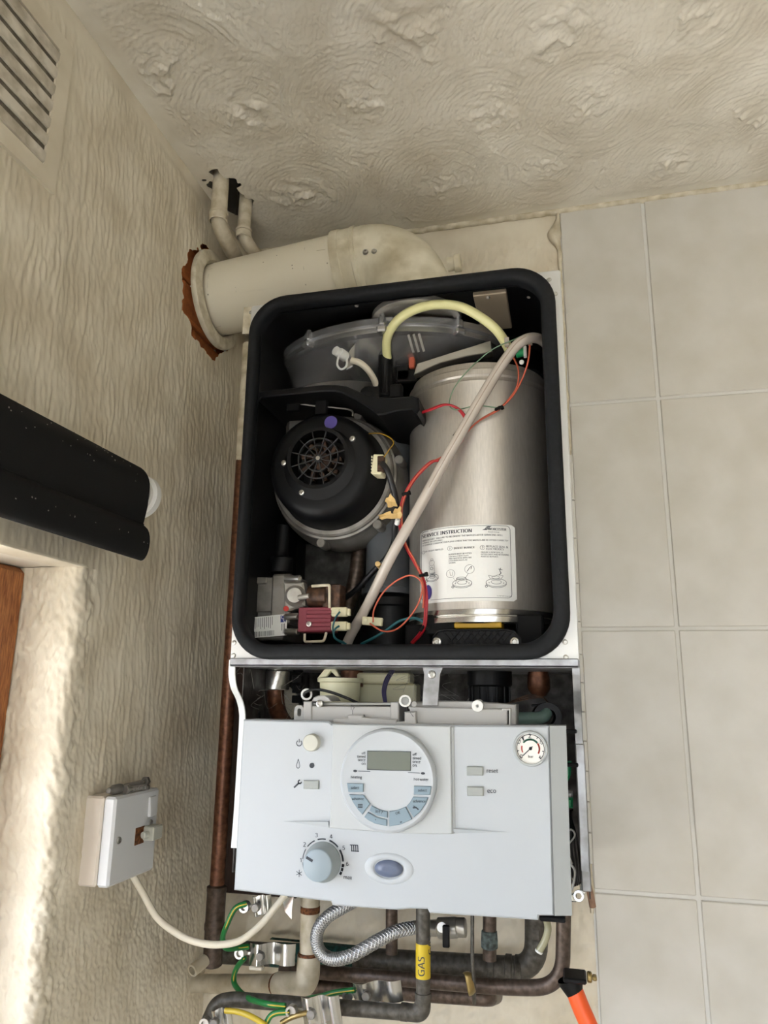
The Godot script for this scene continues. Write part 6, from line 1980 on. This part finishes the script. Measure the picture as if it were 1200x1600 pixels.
	m.lathe(Vector3(-0.0079, 1.3271, 0.1760), (Vector3(-0.0111, 1.3370, 0.1760) - Vector3(-0.0079, 1.3271, 0.1760)).normalized(), [Vector2(0, 0), Vector2(0.0075, 0), Vector2(0.0125, 0.013), Vector2(0.0125, 0.016)], 20)
	var tp := solo("drain_cock", m, mats.black_plastic, "black drain cock body with a brass spindle beside the tiles", "valve", Vector3(-0.0074, 1.3362, 0.1760))
	m = Mb.new()
	m.rod(Vector3(0.0042, 1.3453, 0.1760), Vector3(0.0091, 1.3452, 0.1760), 0.0052, 16, 0.001)
	m.b2(Vector3(0.0093, 1.3474, 0.1720), Vector3(0.0138, 1.3433, 0.1810), 0.001)
	part(tp, "spindle", m, mats.brass, "brass spindle with a square end")
	m = Mb.new()
	m.sweep(curve([Vector3(-0.0083, 1.3310, 0.1760), Vector3(-0.0028, 1.3176, 0.1780), Vector3(0.0043, 1.3023, 0.1800), Vector3(0.0116, 1.2819, 0.1820), Vector3(0.0165, 1.2538, 0.1840)]), 0.0088, 22)
	solo("orange_hose", m, mats.orange, "bright orange hose hanging from the black drain cock", "hose", Vector3(0.0116, 1.2819, 0.1820))
	m = Mb.new()
	m.ring(Vector3(0.0003, 1.4227, 0.1900), Vector3(-0.0003, 1.4268, 0.2100), 0.0052, 0.0030, 22)
	m.b2(Vector3(-0.0103, 1.4240, 0.1860), Vector3(-0.0019, 1.4165, 0.1920), 0.001)
	m.b2(Vector3(0.0010, 1.4330, 0.1800), Vector3(0.0066, 1.4232, 0.1880), 0.001)
	var br := solo("fixing_bracket", m, mats.foil, "bright metal bracket with a round eye at the boiler's lower right corner", "bracket", Vector3(-0.0003, 1.4220, 0.1900))
	m = Mb.new()
	m.sweep(curve([Vector3(0.0087, 1.4241, 0.1200), Vector3(0.0120, 1.4096, 0.1200), Vector3(0.0141, 1.3952, 0.1150)]), 0.0038, 10)
	part(br, "stained_stub", m, mat("stained", c8(150, 118, 98), 0.6, 0, texs["dirt"], 12.0))

	build_earthing()


# a bent metal earthing strap: wavy sheet, clamp screw and round terminal
func earth_clamp(label: String, a: Vector3, b: Vector3, h: float, nut: Vector3, tilt: float):
	var cl := thing("earth_clamp", label, "clamp", (a + b) * 0.5, "earthing clamps on the pipes")
	var m := Mb.new()
	var n := 22
	var dirv := (b - a)
	var front := PackedVector2Array()
	var back := PackedVector2Array()
	for i in n + 1:
		var s := float(i) / n
		var w := 0.0045 * sin(s * 9.5) * (1.0 - s * 0.4) + 0.003 * exp(-pow((s - 0.25) / 0.1, 2.0))
		front.append(Vector2(s * dirv.length(), w))
		back.append(Vector2(s * dirv.length(), w - 0.0012))
	back.reverse()
	var yv := Vector3(-dirv.y, dirv.x, 0).normalized().rotated(Vector3.BACK, tilt)
	m.prism(front + back, Transform3D(Basis(dirv.normalized(), Vector3.BACK, -yv), a + yv * h * 0.5), h, 0.0003)
	part(cl, "strap", m, mats.foil)
	m = Mb.new()
	m.ring(nut, nut + Vector3(0, 0, 0.008), 0.0058, 0.0033, 18)
	m.rod(nut - Vector3(0, 0, 0.004), nut + Vector3(0, 0, 0.005), 0.0033, 12)
	m.box((nut + a) * 0.5, Vector3(nut.distance_to(a) + 0.004, 0.004, 0.003), 0.0006)
	part(cl, "terminal", m, mats.zinc)
	m = Mb.new()
	var p := a + dirv * 0.30 + Vector3(0, 0, 0.004)
	m.rod(p, p + Vector3(0, 0, 0.007), 0.0046, 8, 0.0006)
	part(cl, "screw", m, mats.alu_rough)


func build_earthing():
	earth_clamp("small silver earth clamp just under the panel's lower left corner", Vector3(-0.3467, 1.3900, 0.2000), Vector3(-0.3259, 1.3934, 0.2000), 0.020, Vector3(-0.3550, 1.3900, 0.2000), 0.0)
	earth_clamp("long silver earth clamp on the thick pipe left of the white waste pipe", Vector3(-0.3632, 1.3316, 0.1650), Vector3(-0.3091, 1.3349, 0.1650), 0.022, Vector3(-0.3726, 1.3327, 0.1650), -0.08)
	earth_clamp("silver earth clamp on the gas pipe left of its foot, above the bottom edge", Vector3(-0.2807, 1.3003, 0.2150), Vector3(-0.2403, 1.3055, 0.2150), 0.026, Vector3(-0.2911, 1.3010, 0.2150), 0.05)
	earth_clamp("silver earth clamp between the braided hose and the gas pipe", Vector3(-0.2376, 1.3066, 0.1750), Vector3(-0.1853, 1.3145, 0.1750), 0.020, Vector3(-0.2440, 1.3043, 0.1700), 0.0)
	earth_clamp("silver earth clamp half out of view at the lower left corner of the pipework", Vector3(-0.3802, 1.2815, 0.2150), Vector3(-0.3587, 1.2866, 0.2150), 0.020, Vector3(-0.3884, 1.2782, 0.2100), 0.0)
	var m := Mb.new()
	m.xy([Vector2(-0.3182, 1.3986), Vector2(-0.3048, 1.3995), Vector2(-0.3058, 1.3879), Vector2(-0.3060, 1.3765), Vector2(-0.3145, 1.3841)], 0.187, 0.1885, 0.0003)
	solo("foil_tag", m, mats.foil, "loose silver metal tag hanging under the panel beside the white pipe", "tag", Vector3(-0.3115, 1.3990, 0.1900))
	m = Mb.new()
	m.b2(Vector3(-0.3623, 1.3198, 0.1600), Vector3(-0.3464, 1.3160, 0.1680), 0.001)
	solo("brass_block", m, mats.cable_white, "small pale brass block under the long earth clamp", "fitting", Vector3(-0.3557, 1.3126, 0.1600))

	var wires := [
		["green earth wire between the two clamps left of the waste pipe", [Vector3(-0.3518, 1.3936, 0.2060), Vector3(-0.3633, 1.3893, 0.2100), Vector3(-0.3711, 1.3735, 0.2120), Vector3(-0.3786, 1.3572, 0.2050), Vector3(-0.3787, 1.3448, 0.1950), Vector3(-0.3717, 1.3411, 0.1800), Vector3(-0.3630, 1.3402, 0.1700)]],
		["green earth wire dropping across the white waste pipe", [Vector3(-0.3661, 1.3289, 0.1720), Vector3(-0.3784, 1.3147, 0.1650), Vector3(-0.3799, 1.3005, 0.1650), Vector3(-0.3547, 1.2981, 0.1900), Vector3(-0.3220, 1.3029, 0.2140), Vector3(-0.2993, 1.3035, 0.2160)]],
		["green earth wire curling down at the bottom edge", [Vector3(-0.2934, 1.3003, 0.2200), Vector3(-0.3100, 1.2969, 0.2200), Vector3(-0.3173, 1.2886, 0.2200), Vector3(-0.3214, 1.2720, 0.2200)]],
		["green earth wire behind the braided hose loop", [Vector3(-0.2988, 1.2929, 0.1700), Vector3(-0.2757, 1.2995, 0.1720), Vector3(-0.2600, 1.3053, 0.1740), Vector3(-0.2374, 1.3106, 0.1760)]],
	]
	for w in wires:
		m = Mb.new()
		m.sweep(curve(w[1]), 0.0030, 10)
		var o := solo("earth_wire", m, mats.earth_green, w[0], "wire", w[1][0], "earth wires")
		m = Mb.new()
		var pp := PackedVector3Array()
		for p in curve(w[1]): pp.append(p + Vector3(0.0010, 0.0006, 0.0026))
		m.sweep(pp, 0.0007, 6)
		part(o, "yellow_stripe", m, mats.earth_yellow)
	m = Mb.new()
	m.sweep(curve([Vector3(-0.3641, 1.2944, 0.2200), Vector3(-0.3488, 1.2954, 0.2220), Vector3(-0.3336, 1.2936, 0.2240), Vector3(-0.3173, 1.2875, 0.2250), Vector3(-0.3056, 1.2756, 0.2250)]), 0.0028, 10)
	solo("yellow_earth_wire", m, mats.earth_yellow, "mostly yellow earth wire at the bottom edge of the pipework", "wire", Vector3(-0.3641, 1.2944, 0.2200))
	m = Mb.new()
	m.sweep(curve([Vector3(-0.3013, 1.2896, 0.2200), Vector3(-0.2904, 1.2961, 0.2220), Vector3(-0.2802, 1.3000, 0.2220), Vector3(-0.2741, 1.3016, 0.2200)]), 0.0026, 10)
	solo("olive_wire", m, mats.brass, "short olive wire at the foot of the clamp on the gas pipe", "wire", Vector3(-0.3013, 1.2896, 0.2200))


# ---------------------------------------------------------------- things on the left wall
func build_wall_things():
	# fused switch box
	var m := Mb.new()
	var z0 := 0.2195
	var z1 := 0.3065
	var y0 := 1.4240
	var y1 := 1.5105
	m.b2(Vector3(WX - 0.001, y0, z0), Vector3(-0.4745, y1, z1), 0.002)
	var fs := thing("fused_switch", "white fused switch box with its fuse holder open on the left wall", "switch", Vector3(WX, y0, 0.263))
	part(fs, "back_box", m, mats.socket_back)
	m = Mb.new()
	m.b2(Vector3(-0.4742, y0, z0), Vector3(-0.4600, y1, z1), 0.0025)
	var pl := part(fs, "front_plate", m, mats.socket_white)
	m = Mb.new()
	m.box(Vector3(-0.4592, 1.4925, 0.2355), Vector3(0.004, 0.021, 0.0125), 0.0006, Basis(Vector3.BACK, 0.10))
	part(fs, "rocker", m, mats.socket_white)
	m = Mb.new()
	m.b2(Vector3(-0.4603, 1.4565, 0.2460), Vector3(-0.4596, 1.4740, 0.2640), 0.0001)
	part(fs, "fuse_slot", m, mats.rust, "open slot behind the fuse holder")
	m = Mb.new()
	m.b2(Vector3(-0.460, 1.4590, 0.2290), Vector3(-0.4470, 1.4735, 0.2490), 0.0012)
	m.rod(Vector3(-0.4530, 1.4660, 0.2490), Vector3(-0.4550, 1.4660, 0.2575), 0.0036, 14, 0.0008)
	part(fs, "fuse_holder", m, mats.button_cream, "cream fuse holder pulled open")
	for z in [0.2945, 0.2345]: screw(fs, Vector3(-0.4600, 1.4672 if z > 0.25 else 1.4750, z), Vector3.RIGHT, 0.0036, mats.alu_rough)
	# screws laid on top of the box
	m = Mb.new()
	var s0 := Vector3(-0.478, y1 + 0.0048, 0.2700)
	var s1 := Vector3(-0.475, y1 + 0.0065, 0.2290)
	m.rod(s0, s1, 0.0022, 12)
	for i in 14: collar_ring(m, s0.lerp(s1, 0.15 + i * 0.055), (s1 - s0).normalized(), 0.0030, 0.0011)
	m.rod(s1, s1 + (s1 - s0).normalized() * 0.005, 0.0055, 6, 0.0006)
	solo("hex_screw", m, mats.alu_rough, "long hex head screw lying on top of the switch box", "screw", s0, "loose screws on the switch box")
	m = Mb.new()
	s0 = Vector3(-0.4665, y1 + 0.0040, 0.2760)
	s1 = Vector3(-0.4610, y1 + 0.0030, 0.2430)
	m.rod(s0, s1, 0.0028, 12)
	for i in 10: collar_ring(m, s0.lerp(s1, 0.2 + i * 0.07), (s1 - s0).normalized(), 0.0033, 0.0012)
	m.rod(s0, s0 - (s1 - s0).normalized() * 0.004, 0.0050, 6, 0.0006)
	solo("short_screw", m, mats.alu_rough, "shorter screw lying in front of the hex head screw on the switch box", "screw", s0, "loose screws on the switch box")
	m = Mb.new()
	m.lathe(Vector3(-0.474, y1 + 0.0052, 0.3000), Vector3(0.05, 0, -1), [Vector2(0, -0.002), Vector2(0.003, 0), Vector2(0.0036, 0.006), Vector2(0.0050, 0.008), Vector2(0.0050, 0.020), Vector2(0.0042, 0.023), Vector2(0, 0.023)], 14)
	solo("wall_plug", m, mats.alu_rough, "short grey wall plug lying beside the two screws on the switch box", "wall plug", Vector3(-0.474, y1, 0.3000))
	# its flex
	m = Mb.new()
	m.sweep(curve([Vector3(-0.468, y0 + 0.003, 0.252), Vector3(-0.4538, 1.4034, 0.2450), Vector3(-0.4394, 1.3819, 0.2400), Vector3(-0.4166, 1.3668, 0.2350), Vector3(-0.3938, 1.3607, 0.2350), Vector3(-0.3701, 1.3594, 0.2320), Vector3(-0.3484, 1.3637, 0.2260), Vector3(-0.3307, 1.3774, 0.2150), Vector3(-0.3173, 1.3946, 0.2050), Vector3(-0.3101, 1.4041, 0.2000)]), 0.0036, 14)
	solo("white_flex", m, mats.cable_white, "cream flex sagging from the switch box to the underside of the boiler", "cable", Vector3(-0.468, y0 + 0.003, 0.252))

	# black roller blind over the window
	var bl := thing("roller_blind", "rolled black blind above the window on the left wall", "blind", Vector3(-0.465, 1.75, 0.345))
	var zz := 0.338
	var zl := 1.80
	var out := PackedVector2Array()
	var cx := -0.462
	var cy := 1.832
	var rr := 0.0285
	for i in 22:
		var an := deg_to_rad(200.0 - 200.0 * i / 21.0)
		out.append(Vector2(cx + cos(an) * rr, cy + sin(an) * rr))
	out.append(Vector2(cx + rr - 0.0005, 1.812))
	out.append(Vector2(cx + rr - 0.0030, 1.796))
	out.append(Vector2(cx + rr - 0.0040, 1.7915))
	for i in 15:
		var an := deg_to_rad(75.0 - 235.0 * i / 14.0)
		out.append(Vector2(cx + rr - 0.0025, 1.7705) + Vector2(cos(an) * 0.0085, sin(an) * 0.0185))
	out.append(Vector2(cx + rr - 0.0085, 1.7915))
	out.append(Vector2(cx + 0.010, 1.808))
	out.append(Vector2(cx - 0.010, 1.806))
	m = Mb.new()
	m.prism(out, Transform3D(Basis.IDENTITY, Vector3(0, 0, zz)), zl - zz, 0.001)
	var cloth := part(bl, "cloth", m, mats.blind)
	m = Mb.new()
	m.b2(Vector3(cx + rr - 0.0042, 1.7905, zz), Vector3(cx + rr - 0.0026, 1.7922, zl), 0.0003)
	part(cloth, "seam", m, mats.blind)
	m = Mb.new()
	m.b2(Vector3(cx + rr - 0.0055, 1.7525, zz - 0.0012), Vector3(cx + rr + 0.0000, 1.757, zz), 0.0003)
	part(bl, "hem_bar", m, mats.white_soft)
	m = Mb.new()
	m.lathe(Vector3(-0.458, 1.829, zz - 0.022), Vector3.BACK, [Vector2(0, -0.004), Vector2(0.0235, -0.004), Vector2(0.0245, -0.003), Vector2(0.0245, 0.006), Vector2(0.020, 0.007), Vector2(0.020, 0.013)], 36)
	m.b2(Vector3(WX - 0.001, 1.812, zz - 0.0255), Vector3(-0.462, 1.846, zz - 0.0195), 0.001)
	part(bl, "end_cap", m, mats.white_soft, "white plastic end cap and bracket")
	m = Mb.new()   # lint caught on the cloth
	var rg := RandomNumberGenerator.new()
	rg.seed = 23
	for i in 70:
		var z := rg.randf_range(zz + 0.004, 0.66)
		var an := deg_to_rad(rg.randf_range(-5.0, 70.0))
		var p := Vector3(cx + cos(an) * (rr + 0.0002), cy + sin(an) * rr, z)
		if i % 3 == 0: p = Vector3(cx + rr + 0.0062, 1.7705 + rg.randf_range(-0.004, 0.004), z)
		m.box(p, Vector3(0.0004, rg.randf_range(0.0004, 0.0012), rg.randf_range(0.0004, 0.0016)), 0.0001, Basis(Vector3.RIGHT, rg.randf() * 3.0))
	var lt := part(cloth, "lint", m, mats.lint)
	lt.set_meta("kind", "stuff")

	# painted-over louvre vent
	var va := thing("air_vent", "painted-over louvred air vent high on the left wall", "vent", Vector3(WX, 2.10, 0.58))
	m = Mb.new()
	var vz0 := 0.470
	var vz1 := 0.72
	var fx := WX + 0.0045
	for e in [[2.112, 2.132, vz0, vz1], [2.272, 2.292, vz0, vz1], [2.132, 2.272, vz0, vz0 + 0.02], [2.132, 2.272, vz1 - 0.02, vz1]]:
		m.b2(Vector3(WX - 0.002, e[0], e[2]), Vector3(fx, e[1], e[3]), 0.0)
	part(va, "frame", m, mats.wall)
	m = Mb.new()
	m.b2(Vector3(WX - 0.002, 2.125, vz0 + 0.01), Vector3(WX + 0.0022, 2.28, vz1 - 0.01), 0.0)
	part(va, "backing", m, mat("vent_dirt", c8(120, 112, 98), 0.9, 0, texs["dull"], 20.0))
	for i in 7:
		m = Mb.new()
		var y := 2.1310 + i * 0.0203
		m.box(Vector3(WX + 0.0030, y + 0.0095, (vz0 + vz1) * 0.5), Vector3(0.0036, 0.0132, vz1 - vz0 - 0.036), 0.0014, Basis(Vector3.BACK, -0.07))
		part(va, "slat", m, mat("vent_slat", c8(214, 206, 190), 0.6, 0, noise_tex("grime", 0.012, 4, Color(0.74, 0.72, 0.68), Color(1, 1, 1), 0.36), 5.0))
